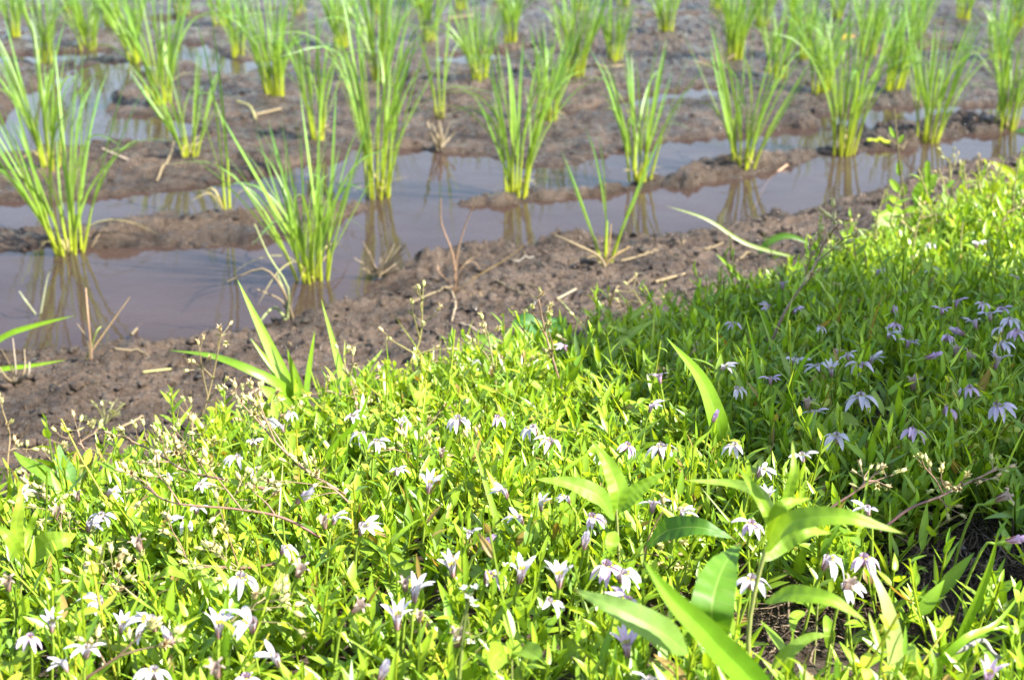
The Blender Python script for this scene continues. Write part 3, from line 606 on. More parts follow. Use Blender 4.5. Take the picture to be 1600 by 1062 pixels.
weed('violet_leaf_weed', (850, 575), [(852, 545), (855, 525)], [
    ([(858, 530, 0), (840, 515, .0), (820, 502, .0), (801, 506, .0)], 34, .9, K(prof=PROF_OVAL, c0=(.045, .15, .03), c1=(.05, .16, .03))), ([(858, 528, .01), (870, 512, .02), (866, 500, .02), (850, 497, .03)], 30, .6, K(prof=PROF_OVAL, c0=(.05, .15, .03), c1=(.05, .16, .03))),
    ([(854, 545, -.01), (830, 535, -.02), (805, 538, -.02), (788, 560, -.02)], 36, .8, K(prof=PROF_OVAL, c0=(.05, .15, .03))), ([(850, 560, -.01), (825, 555, -.03), (800, 560, -.03)], 30, .7, K(prof=PROF_OVAL, c0=(.05, .15, .03))), ([(780, 548, 0), (762, 530, 0), (745, 526, .01)], 26, .8, K(prof=PROF_OVAL, c0=(.05, .15, .03)))],
    'clump of dark rounded leaves at the mud edge, centre', 5)
weed('tall_leafy_weed', (1418, 372), [(1412, 310), (1405, 250), (1397, 170)], [
    ([(1432, 322, 0), (1440, 300, 0), (1455, 282, 0), (1466, 271, .0)], 36, .3, K(c0=(.11, .24, .015))), ([(1405, 300, 0), (1398, 290, 0), (1390, 280, 0)], 13, .3, K(prof=PROF_OVAL)), ([(1405, 275, 0), (1405, 262, 0), (1405, 250, 0)], 12, .3, K(prof=PROF_OVAL)),
    ([(1410, 320, 0), (1396, 312, -.01), (1385, 307, -.02)], 15, .3, K(c0=(.27, .38, .02))), ([(1412, 330, 0), (1430, 325, .0), (1440, 318, 0)], 14, .4, K()), ([(1412, 345, 0), (1390, 345, -.02), (1370, 352, -.03), (1356, 368, -.03)], 20, .5, K(c0=(.3, .36, .14), c1=(.32, .37, .16))),
    ([(1410, 310, 0), (1412, 295, 0), (1408, 285, 0)], 12, .3, K(prof=PROF_OVAL)), ([(1416, 350, 0), (1440, 345, 0), (1465, 335, 0)], 20, .6, K(c0=(.22, .3, .1))), ([(1449, 300, 0), (1449, 262, 0), (1450, 250, 0)], 11, .3, K(prof=PROF_OVAL)),
    ([(1402, 225, 0), (1408, 217, 0), (1412, 210, 0)], 8, .3, K(prof=PROF_OVAL)), ([(1400, 215, 0), (1394, 208, 0), (1390, 198, 0)], 8, .3, K(prof=PROF_OVAL)), ([(1414, 335, 0), (1400, 330, -.01), (1380, 335, -.02), (1365, 345, -.03)], 18, .4, K())],
    'tall leafy weed standing up against the channel at upper right', 4, (.15, .12, .06))
weed('round_leaf_weed', (1312, 720), [(1312, 695), (1314, 680)], [([(1285, 668, 0), (1305, 654, .0), (1325, 655, .0), (1343, 664, 0)], 26, .7, K(prof=PROF_OVAL, c0=(.24, .34, .05), c1=(.25, .35, .06))),
    ([(1312, 690, 0), (1290, 700, -.02), (1265, 715, -.02)], 34, .5, K(prof=PROF_OVAL, c0=(.17, .27, .07)))], 'weed with pale rounded translucent leaf at the shade boundary', 4)
weed('young_weed', (1275, 990), [(1276, 970), (1278, 940)], [([(1258, 955, 0), (1240, 965, -.01), (1238, 990, -.02)], 18, .3, K(prof=PROF_OVAL)), ([(1290, 960, 0), (1295, 985, -.01), (1293, 1012, -.01)], 20, .3, K(prof=PROF_OVAL)), ([(1276, 960, 0), (1262, 945, 0), (1245, 935, 0)], 12, .4, K()), ([(1278, 950, 0), (1300, 940, 0), (1315, 950, 0)], 13, .5, K()), ([(1278, 945, 0), (1280, 925, 0), (1275, 905, 0)], 12, .4, K())],
    'young weed with hanging rounded leaves over the bare soil', 4)
weed('round_leaf_weed', (1440, 1080), [(1440, 1050), (1436, 1035)], [([(1440, 1062, 0), (1420, 1035, 0), (1418, 1018, .01), (1425, 1005, .02)], 40, .2, K(prof=PROF_OVAL, c0=(.2, .31, .04))), ([(1440, 1060, 0), (1460, 1045, 0), (1470, 1030, .0)], 30, .4, K(prof=PROF_OVAL, c0=(.22, .33, .04)))],
    'low weed with notched round leaves under the pale hanging blade', 4)
weed('clover_weed', (800, 1100), [(800, 1050), (800, 1020)], [([(800, 1035, 0), (780, 1020, -.01), (770, 1030, -.02), (765, 1050, -.03)], 44, .6, K(prof=PROF_OVAL, c0=(.2, .31, .02))), ([(800, 1030, 0), (815, 1015, 0), (830, 1020, -.01), (845, 1030, -.02)], 44, .7, K(prof=PROF_OVAL, c0=(.21, .33, .02))), ([(800, 1028, 0), (800, 1012, .01), (810, 1002, .02)], 32, .6, K(prof=PROF_OVAL, c0=(.21, .33, .02)))],
    'bright rounded three leaved weed at the bottom edge, centre', 4)

def upright_weed(px, py, hpx, label, k):
    r = random.Random(k * 7 + 1); P = pix_path([(px, py, 0), (px + r.uniform(-6, 6), py - hpx * .65, 0), (px + r.uniform(-16, 16), py - hpx * 1.3, .01)]); b = P[0]; m = px_m(b); t = thing('leafy_weed', b, label, 'weed', 'leafy weeds at the upper right'); Q = cr_path(P, 12); mb = MB(); tube(mb, Q, np.linspace(2.4, 1, 12) * m, (.22, .2, .07), 6); part('stem', mb, M_STEM, t, b); u = r.random()
    c0 = np.array([.13, .27, .02]) * (1 - u) + np.array([.27, .37, .04]) * u
    for q in range(9):
        f = .18 + .8 * q / 9; p = Q[int(f * 11)]; a = q * 2.4 + r.uniform(-.4, .4); el = r.uniform(.1, .9); d = np.array([math.cos(a) * math.cos(el), math.sin(a) * math.cos(el), math.sin(el)]); L = r.uniform(30, 50) * m * (1.1 - .6 * f); lm = MB()
        blade(lm, [p, p + d * L * .5 + np.array([0, 0, L * .06]), p + d * L], L * r.uniform(.17, .24), np.cross(d, [0, 0, 1.0]), c0 * r.uniform(.85, 1.15), c0 * 1.1, PROF_OVAL if k % 2 else PROF_LEAF, 9, .25); part('leaf', lm, M_BROAD, t, b)
for k, (px, py, hpx, lab) in enumerate([(1372, 420, 95, 'leafy weed with upright leaves, leftmost at the channel edge'), (1395, 395, 80, 'dark leafy weed just left of the tall leafy weed foot'), (1450, 400, 105, 'leafy weed just right of the tall leafy weed'), (1478, 380, 90, 'pale leafy weed beside the short pale seed stem'),
    (1510, 380, 100, 'leafy weed between the two short pale seed stems'), (1552, 375, 95, 'leafy weed under the glowing curved blade'), (1588, 385, 110, 'leafy weed nearest the right edge above the shade'), (1340, 470, 75, 'leafy weed at the top of the shade, left one'), (1430, 460, 80, 'leafy weed at the top of the shade, middle one'), (1500, 450, 80, 'leafy weed at the top of the shade, right one'), (1290, 500, 70, 'low leafy weed right of the slanting dark seed stem')]): upright_weed(px, py, hpx, lab, k)

# ------------------------------------------------------------------ seed stems
CAPS = []
def capsule_mesh(name, c0, c1, open_):
    mb = MB(); L = .0050; pr = [(0, .0003), (L * .12, .0009), (L * .45, .00155), (L * .8, .0011), (L * (.9), .0007 if not open_ else .0012)]
    lathe(mb, pr, [c0, c0, np.array(c0) * .6 + np.array(c1) * .4, c1, c1], 8)
    for k in range(5):
        a = k * 1.2566; d = np.array([math.cos(a), math.sin(a), 0]); s = np.array([-math.sin(a), math.cos(a), 0]); z = np.array([0, 0, 1.0])
        P = [d * .0009 + z * L * .6, d * .0013 + z * L * .95, d * (.0016 + .0012 * open_) + z * L * 1.15]; blade(mb, P, .0005, s, c1, c1, n=4)
    return mb.mesh(name, M_STEM)
CAPS = [capsule_mesh('capsule', (.34, .38, .12), (.5, .48, .2), 0), capsule_mesh('capsule', (.42, .40, .15), (.52, .46, .2), 1), capsule_mesh('capsule', (.40, .30, .14), (.5, .38, .2), 1)]
def place_cap(parent, origin, p, d, scale, r):
    o = link('seed_capsule', r.choice(CAPS), parent); o.location = Vector(p - origin)
    q = Vector((0, 0, 1)).rotation_difference(Vector(d)); o.rotation_mode = 'QUATERNION'; o.rotation_quaternion = q; o.scale = (scale,) * 3
def seed_stem(pts, branches, label, col=(.20, .10, .085), w=5, caps=12, h0=0.0, spread=34, leaves=0, cscale=1.0, seed=0):
    """pts: main stem pixels (px,py,dy); branches: list of (fraction along stem, tip px, tip py, number of capsules)"""
    r = random.Random(seed + int(pts[0][0])); P = pix_path(pts, h0); b = P[0]; P = cr_path(P, 22); m = px_m(b); mb = MB(); col = np.array(col)
    tip = np.array([.26, .22, .10]); n = len(P); tube(mb, P, np.linspace(w * .5, w * .28, n) * m, col * (1 - np.linspace(0, .5, n))[:, None] + tip * np.linspace(0, .5, n)[:, None], 6)
    t = thing('seed_stem', b, label, 'seed stem', 'weed stems with seed capsules'); 
    def spray(p0, p1, k):
        mid = (p0 + p1) / 2 + np.array([r.gauss(0, 2), r.gauss(0, 2), 2]) * m; B = cr_path([p0, mid, p1], 8); tube(mb, B, np.linspace(w * .3, w * .18, 8) * m, col * .6 + tip * .4, 5)
        d0 = nrm(p1 - p0)
        for q in range(k):
            s = B[-1] if q < 2 else B[r.randint(3, 7)]; dv = nrm(d0 + np.array([r.gauss(0, .55), r.gauss(0, .6), r.gauss(.1, .45)])); L = r.uniform(.35, 1) * spread * m * .75
            e = s + dv * L; tube(mb, cr_path([s, (s + e) / 2 + np.array([0, 0, -.6 * m]), e], 4), w * .15 * m, col * .5 + tip * .5, 4); place_cap(t, b, e, dv, cscale * r.uniform(.8, 1.15), r)
            if r.random() < .3:
                s2 = nrm(np.cross(dv, [0, .3, 1])); blade(mb, [s, s + nrm(dv + s2) * 6 * m, s + nrm(dv + s2 * 1.4) * 11 * m], 2.2 * m, s2, (.3, .3, .1), (.36, .32, .14), PROF_LEAF, 5)
    for f, px, py, k in branches: spray(P[int(f * (n - 1))], at_y(px, py, b[1] + r.uniform(-.01, .01)), k)
    spray(P[-3], P[-1], max(2, caps)); part('stem', mb, M_STEM, t, b)
    for k in range(leaves):
        q = P[int(n * r.uniform(.15, .85))]; lm = MB(); a = r.uniform(0, 6.28); d = nrm(np.array([math.cos(a), math.sin(a), .7])); L = r.uniform(14, 24) * m
        blade(lm, [q, q + d * L * .5, q + d * L - np.array([0, 0, L * .2])], L * .22, np.cross(d, [0, 0, 1.0]), (.3, .3, .12), (.34, .3, .15), PROF_OVAL, 8, rib=RIB); part('leaf', lm, M_LEAF, t, b)
    return t
seed_stem([(285, 740, 0), (310, 670, 0), (330, 600, .01), (345, 525, .01)], [(.6, 312, 548, 3), (.75, 318, 575, 2), (.55, 343, 607, 3), (.3, 278, 632, 2), (.4, 300, 650, 3)], 'slender seed stem with tan capsules rising above the mud, left', caps=3, col=(.24, .18, .09), w=4, leaves=1)
seed_stem([(600, 655, 0), (632, 585, 0), (656, 530, .01), (660, 470, .01)], [(.5, 682, 545, 3), (.45, 690, 565, 3), (.55, 618, 535, 2), (.8, 676, 494, 1), (.7, 645, 490, 2)], 'tall yellowish seed stem with starry capsules at the mud edge, centre', caps=3, col=(.28, .27, .07), w=4)
seed_stem([(890, 650, 0), (868, 575, 0), (852, 520, .01), (841, 466, .01)], [(.75, 832, 488, 3), (.8, 852, 490, 2), (.6, 856, 515, 2), (.4, 862, 560, 2)], 'upright purplish seed stem with green capsules right of centre mud edge', caps=2, leaves=3)
seed_stem([(775, 640, 0), (774, 590, 0), (768, 555, .0), (762, 520, .0)], [(.6, 748, 540, 3), (.5, 788, 560, 3), (.7, 765, 535, 3), (.4, 815, 580, 3)], 'short pale crowded seed stem in the middle of the mud edge', caps=3, col=(.3, .28, .12), w=4)
seed_stem([(500, 838, 0), (440, 808, 0), (370, 795, .0), (270, 785, .0), (225, 760, .02)], [(.3, 398, 770, 2), (.5, 330, 735, 3), (.75, 250, 745, 4), (.9, 205, 740, 3)], 'reddish seed stem lying across the left carpet, upper of two', caps=5, h0=.045, col=(.24, .11, .10), leaves=4)
seed_stem([(485, 866, 0), (400, 886, 0), (320, 886, .0), (240, 905, .0), (180, 925, .0)], [(.35, 345, 800, 3), (.6, 270, 830, 3), (.8, 215, 880, 4)], 'reddish seed stem lying across the left carpet, lower of two', caps=4, h0=.04, col=(.24, .11, .10), leaves=1)
seed_stem([(540, 772, 0), (480, 735, 0), (430, 690, .0), (395, 640, .01)], [(.8, 372, 625, 4), (.7, 400, 615, 4), (.55, 410, 650, 4)], 'reddish seed stem slanting up left below the tall tuft', caps=4, h0=.04, col=(.26, .13, .11), leaves=3)
seed_stem([(420, 765, 0), (365, 752, .0), (290, 735, .01), (240, 705, .01), (185, 680, .01)], [(.5, 268, 680, 5), (.65, 255, 690, 4), (.8, 215, 685, 3), (.4, 290, 690, 5), (.6, 240, 720, 4)], 'branching pale seed stem with many capsules over the left mud edge', caps=4, h0=.045, leaves=1)
seed_stem([(20, 790, 0), (12, 730, .0), (15, 680, .01), (4, 640, .01)], [(.5, 25, 700, 4), (.7, 10, 668, 2), (.3, 40, 720, 5)], 'seed stem with few capsules at the far left edge', caps=2, col=(.25, .17, .09), w=4)
seed_stem([(45, 800, 0), (70, 770, .0), (85, 735, .0), (88, 715, .0)], [(.5, 48, 745, 4), (.6, 105, 760, 4), (.8, 80, 720, 3)], 'short seed stem beside the bluish triangular leaves', caps=3, col=(.25, .17, .09), w=4)
seed_stem([(1270, 812, 0), (1310, 785, .0), (1340, 765, .0), (1365, 742, .0)], [(.7, 1385, 745, 4), (.8, 1350, 745, 3), (.9, 1378, 755, 2)], 'left short arm of the seed stems over the shade boundary', caps=3, h0=.04, cscale=.78, col=(.26, .12, .13), leaves=1)
seed_stem([(1375, 830, 0), (1420, 795, .0), (1470, 775, .0), (1510, 755, .02), (1558, 733, .03)], [(.55, 1445, 730, 4), (.6, 1470, 748, 4), (.75, 1500, 755, 4), (.85, 1545, 748, 3), (.5, 1478, 790, 3)], 'long purplish seed stem pointing right across the shade', caps=3, h0=.04, cscale=.78, col=(.26, .12, .13))
seed_stem([(1190, 575, 0), (1225, 490, .0), (1270, 420, .02), (1303, 345, .05)], [(.6, 1280, 385, 3), (.8, 1298, 372, 3), (.75, 1320, 372, 3), (.9, 1312, 350, 2), (.45, 1262, 440, 3)], 'slanting dark seed stem at the upper edge of the shade', caps=4, h0=.02, col=(.30, .19, .15), cscale=1.3)
seed_stem([(1010, 905, 0), (1005, 870, .0), (1018, 830, .0), (1035, 800, .0)], [(.4, 1040, 870, 3), (.2, 1050, 885, 2), (.5, 1018, 845, 2), (.8, 1045, 845, 2), (.3, 1022, 890, 3)], 'small tan seed stem right of the three leaf cross', caps=2, h0=.02, w=3.5)
seed_stem([(130, 1062, 0), (170, 1035, .0), (190, 1020, .0), (225, 985, .0)], [(.5, 240, 1010, 3), (.6, 265, 1005, 3), (.3, 150, 1010, 3)], 'seed stem with flat pods near the bottom left corner', caps=3, h0=.04)
seed_stem([(1490, 345, 0), (1488, 310, .0), (1485, 280, .0), (1484, 252, .0)], [(.5, 1500, 270, 3), (.6, 1470, 275, 3), (.7, 1492, 258, 2)], 'short pale seed stem at upper right, left of the glowing blade', caps=3, col=(.3, .3, .1), w=4)
seed_stem([(1540, 350, 0), (1535, 310, .0), (1530, 290, .0), (1528, 270, .0)], [(.5, 1550, 285, 3), (.6, 1518, 290, 3), (.7, 1540, 272, 2)], 'short pale seed stem at upper right, under the glowing blade', caps=3, col=(.3, .3, .1), w=4)
seed_stem([(1010, 500, 0), (1005, 480, .0), (1000, 470, .0), (990, 455, .0)], [(.5, 1020, 462, 3), (.6, 975, 475, 3)], 'tiny pale seed stem on the mud edge left of the thin pale blade', caps=3, col=(.3, .3, .1), w=3)
for q, (x0, y0, x1, y1, hh, lab) in enumerate([(330, 760, 300, 672, .04, 'pale seed stem leaning left, under the slender tan one'), (250, 800, 262, 712, .04, 'crowded seed stem left of the upper reddish stem'), (395, 720, 408, 622, .03, 'pale seed stem left of the tall tuft base'),
    (560, 690, 535, 560, .03, 'seed stem crossing the narrow pair of blades'), (640, 720, 690, 640, .03, 'seed stem below the tall yellowish one, leaning right'), (770, 760, 735, 690, .04, 'pale seed stem in the sunny middle of the carpet'), (150, 720, 122, 672, .02, 'seed stem at the mud edge above the triangular leaves'),
    (1060, 620, 1075, 560, .03, 'seed stem left of the broad arching blade'), (940, 590, 915, 505, .02, 'seed stem right of the dark rounded leaves'), (75, 905, 95, 820, .04, 'seed stem over the striped left edge leaf'), (1130, 520, 1105, 452, .02, 'pale seed stem at the mud edge above the shade'),
    (1400, 400, 1440, 330, .03, 'pale seed stem beside the tall leafy weed foot'), (1560, 400, 1575, 330, .03, 'pale seed stem at the right edge among lit cover'), (420, 930, 330, 860, .09, 'reddish stem crossing under the lower reddish stem'), (250, 960, 160, 880, .09, 'seed stem over the pale arching blade, lower left'), (560, 800, 470, 730, .09, 'seed stem right of the upper reddish stem, pointing left'), (330, 1000, 420, 930, .09, 'seed stem between the large drooping flowers, lower left'), (140, 840, 60, 770, .08, 'seed stem slanting left below the triangular leaves'), (700, 740, 640, 690, .08, 'seed stem slanting left in the middle, beside sunny flowers'), (330, 810, 380, 745, .09, 'seed stem slanting right above the upper reddish stem'), (1350, 430, 1330, 360, .02, 'seed stem leaning left over the channel mud at right')]):
    mx, my = (x0 + x1) / 2 + (8 if q % 2 else -8), (y0 + y1) / 2; dx = (x1 - x0)
    seed_stem([(x0, y0, 0), (mx, my, 0), (x1, y1, .01)], [(.55, x1 - 26, my - 14, 3), (.65, x1 + 24, my - 18, 3), (.8, x1 + 16, y1 + 6, 3), (.45, x1 + 30, my + 8, 2)], lab, caps=3, h0=hh * .4, col=(.27, .22, .10) if q % 3 else (.26, .15, .11), w=4, leaves=q % 2, seed=q)
def cress():
    P = pix_path([(716, 1085, 0), (722, 1010, 0), (728, 960, 0), (732, 925, 0)]); b = P[0]; m = px_m(b); r = random.Random(3); t = thing('cress_stalk', b, 'green stalk with tiny white flower heads at the bottom centre', 'weed')
    mb = MB(); P = cr_path(P, 14); tube(mb, P, np.linspace(4, 2.2, 14) * m, (.2, .25, .06), 7)
    for f, px, py in ((.55, 690, 1005), (.6, 760, 985), (.45, 760, 1000), (.7, 700, 1000)):
        s = P[int(f * 13)]; e = at_y(px, py, b[1]); tube(mb, cr_path([s, (s + e) / 2 - np.array([0, 0, 2 * m]), e], 6), 1.2 * m, (.25, .28, .08), 5)
    part('stem', mb, M_STEM, t, b)
    for px, py in ((724, 920), (742, 918), (732, 930), (738, 938), (742, 945), (712, 1000), (735, 1003)):
        fm = MB(); c = at_y(px, py, b[1] - .002)
        for k in range(7):
            a = r.uniform(0, 6.28); d = nrm(np.array([math.cos(a), math.sin(a) * .7, r.uniform(-.1, .9)])); L = r.uniform(5, 9) * m; blade(fm, [c, c + d * L * .6, c + d * L], L * .35, np.cross(d, [.1, .2, 1]), (.7, .72, .6), (.8, .8, .78), PROF_OVAL, 5)
        tube(fm, cr_path([P[-3], c], 4), 1.0 * m, (.25, .28, .08), 4); part('flower_head', fm, M_PETAL, t, b)
cress()

# ------------------------------------------------------------------ lobelia flowers
W0, W1 = np.array([.60, .54, .62]), np.array([.70, .65, .73])
L0, L1 = np.array([.60, .43, .62]), np.array([.66, .50, .68])
def proto(kind, lil, var):
    r = random.Random(hash((kind, lil, var)) % 999 + var); c0, c1 = (L0, L1) if lil else (W0, W1)
    if var % 3 == 1: c0, c1 = c0 * .5 + W0 * .5, c1 * .4 + W1 * .6
    PZ = {'U': (.15, .75, 1.1), 'S': (.5, 1.3, 1.6), 'D': (.9, 2.1, 2.55), 'B': (.02, .05, -.1), 'W': (.3, 1.2, 2.8)}[kind]
    L = {'U': .0105, 'S': .011, 'D': .0115, 'B': .006, 'W': .0042}[kind]; W = {'B': .0013, 'W': .0007}.get(kind, .0015)
    petals = []
    if kind == 'W': c0, c1 = np.array([.46, .36, .30]), np.array([.40, .29, .24])
    for k in range(5):
        f = math.radians((k - 2) * {'U': 42, 'S': 36}.get(kind, 30) + r.uniform(-13, 13)) if kind not in 'BW' else k * 1.2566
        e = np.array([math.cos(f), math.sin(f), 0]); s = np.array([-math.sin(f), math.cos(f), 0]); p = e * (.0020 if kind != 'B' else .0011) + np.array([0, 0, .0074]); P = [p.copy()]
        nst = 6; dev = r.gauss(0, .24) if kind not in 'BW' else 0; l = L * r.uniform(.82, 1.1) * (1 if abs(k - 2) < 2 else .92)
        for q in range(nst):
            u = (q + .5) / nst; a = PZ[0] + (PZ[1] - PZ[0]) * min(1, u * 2) + (PZ[2] - PZ[1]) * max(0, u * 2 - 1) + (r.uniform(-.06, .06) + dev) * (6 if kind == 'W' else 1)
            p = p + (e * math.sin(a) + np.array([0, 0, 1]) * math.cos(a)) * l / nst; P.append(p.copy())
        mb = MB(); blade(mb, P, W, s, c0, c1, lambda t: np.clip(np.sin(np.pi * (.14 + .84 * t) ** .95) ** .8, .03, 1), 9, .22 * r.uniform(.3, 1.8), r.gauss(0, .45), c0 * np.array([.62, .52, .74]), 5); petals.append(mb.mesh('petal', M_PETAL))
    tb = MB(); pink = np.array([.45, .26, .24]) if not lil else np.array([.38, .2, .26])
    if kind == 'W': pink = np.array([.3, .18, .14])
    lathe(tb, [(-.0005, .0008), (.0015, .0011), (.0042, .0015), (.0072, .0021), (.0082, .0024)], [pink * .8, pink, pink * .6 + c0 * .35, c0 * .9, c0], 10)
    for k in range(3):                                             # brownish veins down the tube
        a = 1.9 + k * 1.25; d = np.array([math.cos(a), math.sin(a), 0]); tube(tb, [d * .0011 + np.array([0, 0, .0008]), d * .00165 + np.array([0, 0, .0040]), d * .0022 + np.array([0, 0, .0070])], .00022, (.22, .08, .07), 4)
    th = MB()
    for k in range(3):
        f = math.radians((k - 1) * 46); e = np.array([math.cos(f), math.sin(f), 0]); s = np.array([-math.sin(f), math.cos(f), 0])
        p = e * .0017 + np.array([0, 0, .0077]); a = PZ[0] + .15; blade(th, [p, p + (e * math.sin(a) + np.array([0, 0, 1]) * math.cos(a)) * .0012 + np.array([-e[0] * .0001, -e[1] * .0001, .0004]), p + (e * math.sin(a * 1.3) + np.array([0, 0, 1]) * math.cos(a * 1.3)) * .0022 + np.array([0, 0, .0005])], .0007, s, (.55, .58, .03), (.5, .55, .05), PROF_OVAL, 5)
    tube(th, [np.array([-.0008, 0, .002]), np.array([-.0012, 0, .0082]), np.array([-.0006, 0, .0100])], .0004, (.3, .22, .2), 5)
    cx = MB(); lathe(cx, [(-.0042, .0006), (-.002, .0011), (0, .0014), (.0012, .0013)], [(.2, .3, .03)] * 4, 8)
    for k in range(5):
        a = k * 1.2566 + .4; e = np.array([math.cos(a), math.sin(a), 0]); s = np.array([-math.sin(a), math.cos(a), 0]); blade(cx, [e * .0012, e * .0019 + np.array([0, 0, .002]), e * .0032 + np.array([0, 0, .0036])], .0005, s, (.2, .3, .03), (.22, .32, .03), n=5)
    return dict(petals=petals, tube=tb.mesh('corolla_tube', M_PETAL), throat=th.mesh('throat', M_PETAL), calyx=cx.mesh('calyx', M_STEM))
PROT = {(k, l, v): proto(k, l, v) for k in 'USDBW' for l in (0, 1) for v in range(6) if not (k == 'W' and l)}
# px, py, kind, facing (0 camera, 90 right, -90 left, 180 away), lean right (deg), lilac, size
FL = [(34,763,'S',90,0,0,.9),(173,763,'S',80,10,0,.95),(159,799,'D',20,0,0,.9),(140,814,'S',90,-10,0,.95),(264,739,'S',10,0,0,.8),(290,806,'D',-20,10,0,1),(309,788,'S',20,5,0,.95),
(371,709,'D',-10,5,0,.95),(400,728,'D',-60,15,0,1),(444,851,'D',70,0,0,.95),(376,895,'D',30,5,0,1.1),(154,931,'D',-50,5,0,1.05),(47,989,'D',10,0,1,1),(81,970,'U',170,0,0,1),
(191,972,'U',150,10,0,1),(234,963,'D',-70,20,0,1.15),(342,974,'U',175,5,0,1.25),(393,966,'D',-75,20,0,1.2),(136,1007,'S',20,0,0,1),(241,1041,'D',0,0,0,1),(430,1022,'S',-80,5,0,1.05),(385,1052,'D',10,0,1,1.1),
(524,804,'S',60,0,0,.85),(567,817,'S',70,-15,0,1.1),(621,729,'S',40,0,0,.8),(671,753,'U',160,0,0,1),(788,763,'S',-70,5,0,1),(811,804,'S',-60,-5,0,1.05),(845,783,'U',90,0,0,.95),(925,801,'D',40,-10,1,.95),
(764,841,'B',0,40,1,1.1),(706,882,'U',178,0,0,1.25),(764,892,'D',60,0,1,1.05),(815,890,'U',-150,10,0,1.2),(874,897,'U',180,0,0,1.1),(859,934,'D',40,10,0,1),(948,877,'D',0,0,1,1.2),(974,890,'D',50,0,0,1),
(981,932,'S',-50,10,1,1),(621,960,'U',170,3,0,1.25),(649,918,'U',110,0,0,1.1),(979,1004,'U',178,0,1,1.1),(1032,692,'D',5,0,0,1.15),(1021,782,'S',10,0,1,.95),(733,827,'S',30,0,0,.8),(1015,1056,'S',0,0,0,1),(1067,795,'S',50,0,0,.8),
(886,773,'S',-70,0,0,.7),(550,645,'S',60,0,0,.85),(566,673,'D',-60,5,0,1),(588,684,'D',40,0,0,.85),(627,658,'U',170,0,0,.8),(715,648,'D',5,0,0,1),(777,647,'D',40,0,1,.8),(832,663,'D',-50,0,0,1),(859,683,'D',-10,10,1,1),
(882,537,'S',-60,0,1,.8),(1030,584,'S',-30,0,1,.85),(1018,630,'S',50,0,1,1),(981,690,'D',20,10,1,.85),(752,560,'S',-40,0,0,.85),
(1146,501,'D',0,0,1,.95),(1202,475,'S',-60,10,1,.95),(1243,480,'S',60,0,1,.9),(1280,506,'D',30,0,0,.8),(1394,475,'D',0,0,1,1),(1399,502,'D',-10,10,1,.95),(1390,516,'S',10,0,0,.8),(1472,479,'S',-30,0,1,.95),(1495,467,'S',30,0,1,.95),
(1523,499,'S',-40,0,1,.9),(1546,486,'S',-40,0,0,1),(1566,477,'S',20,0,1,.9),(1578,494,'D',0,0,0,1),(1564,508,'D',-60,0,0,.9),(1567,531,'D',-20,0,0,1),(1558,558,'S',0,0,1,1.25),(1460,551,'B',80,70,1,1.4),(1324,549,'S',-20,0,0,.95),
(1344,564,'D',-5,0,1,1.15),(1364,555,'S',60,0,0,1),(1345,613,'D',-10,0,0,1.3),(1558,629,'D',0,0,1,1.2),(1480,633,'D',50,0,1,1),(1426,667,'D',10,0,1,1),(1272,640,'S',0,0,1,1),(1204,587,'S',10,0,1,1),(1131,568,'S',60,0,0,1.05),(1151,602,'D',40,0,0,.85),
(1243,557,'S',0,0,0,1),(1277,567,'S',-40,0,0,1),(1299,574,'U',170,0,0,.9),(1307,675,'D',-30,5,0,1.05),(1148,690,'D',-30,0,0,1),(1453,376,'D',0,0,0,.9),(1527,375,'S',10,0,0,1),(1453,413,'D',40,0,0,.9),(1372,420,'S',0,0,1,.8),(1589,430,'S',0,0,1,.8),(1223,440,'S',0,0,1,.8),
(1494,513,'B',-80,-60,1,1.3),(1253,706,'S',-20,0,0,1),(1190,729,'S',70,0,0,.95),(1199,772,'U',180,0,0,.9),(1174,812,'D',-10,0,1,1.1),(1355,789,'S',-50,5,0,1),(1294,868,'D',60,-10,0,1.1),(1350,865,'D',0,0,1,1.1),(1175,898,'D',0,0,0,1.25),(1321,911,'D',60,-30,0,1),(1545,1050,'U',150,10,1,1.1),(1592,838,'B',80,70,1,1.2),
(213,841,'W',0,-15,0,1.2),(88,793,'W',0,5,0,1.2),(335,1037,'W',0,0,0,1.2),(478,770,'B',70,50,0,1.3),(10,902,'W',0,0,0,1.2),(505,807,'W',0,0,0,1.2),(1310,545,'W',0,0,0,1),(1330,905,'W',0,20,0,1),(1575,770,'W',60,60,0,1.3),(1495,540,'W',20,0,0,1.2),(1515,550,'W',20,30,0,1.2),(1428,590,'W',20,0,0,1.3),(1262,622,'W',0,0,0,1.1),(563,940,'W',40,40,0,1.1),(633,905,'W',0,0,0,1),(655,955,'W',0,0,0,1),(1118,645,'B',0,20,1,1),(715,985,'W',0,0,0,1.2),(915,838,'B',0,10,0,1.1),(255,702,'S',0,0,0,.75),(312,752,'S',60,0,0,.8),(120,768,'W',0,0,0,1.1),(418,652,'D',0,0,0,.8),(440,662,'S',-50,0,0,.8),(452,640,'D',40,0,0,.75),(395,684,'S',30,0,0,.8),(470,882,'W',0,20,0,1.1),(600,1042,'B',0,15,0,1),(100,1032,'S',-20,0,0,.9),(262,988,'B',0,-10,0,1),(690,700,'W',0,0,0,.9),(1480,520,'D',0,0,1,.9),(1588,512,'D',-20,0,1,.95),(1535,470,'D',10,0,1,.9),(1420,530,'S',20,0,1,.85),(1515,600,'D',-30,0,1,.9)]
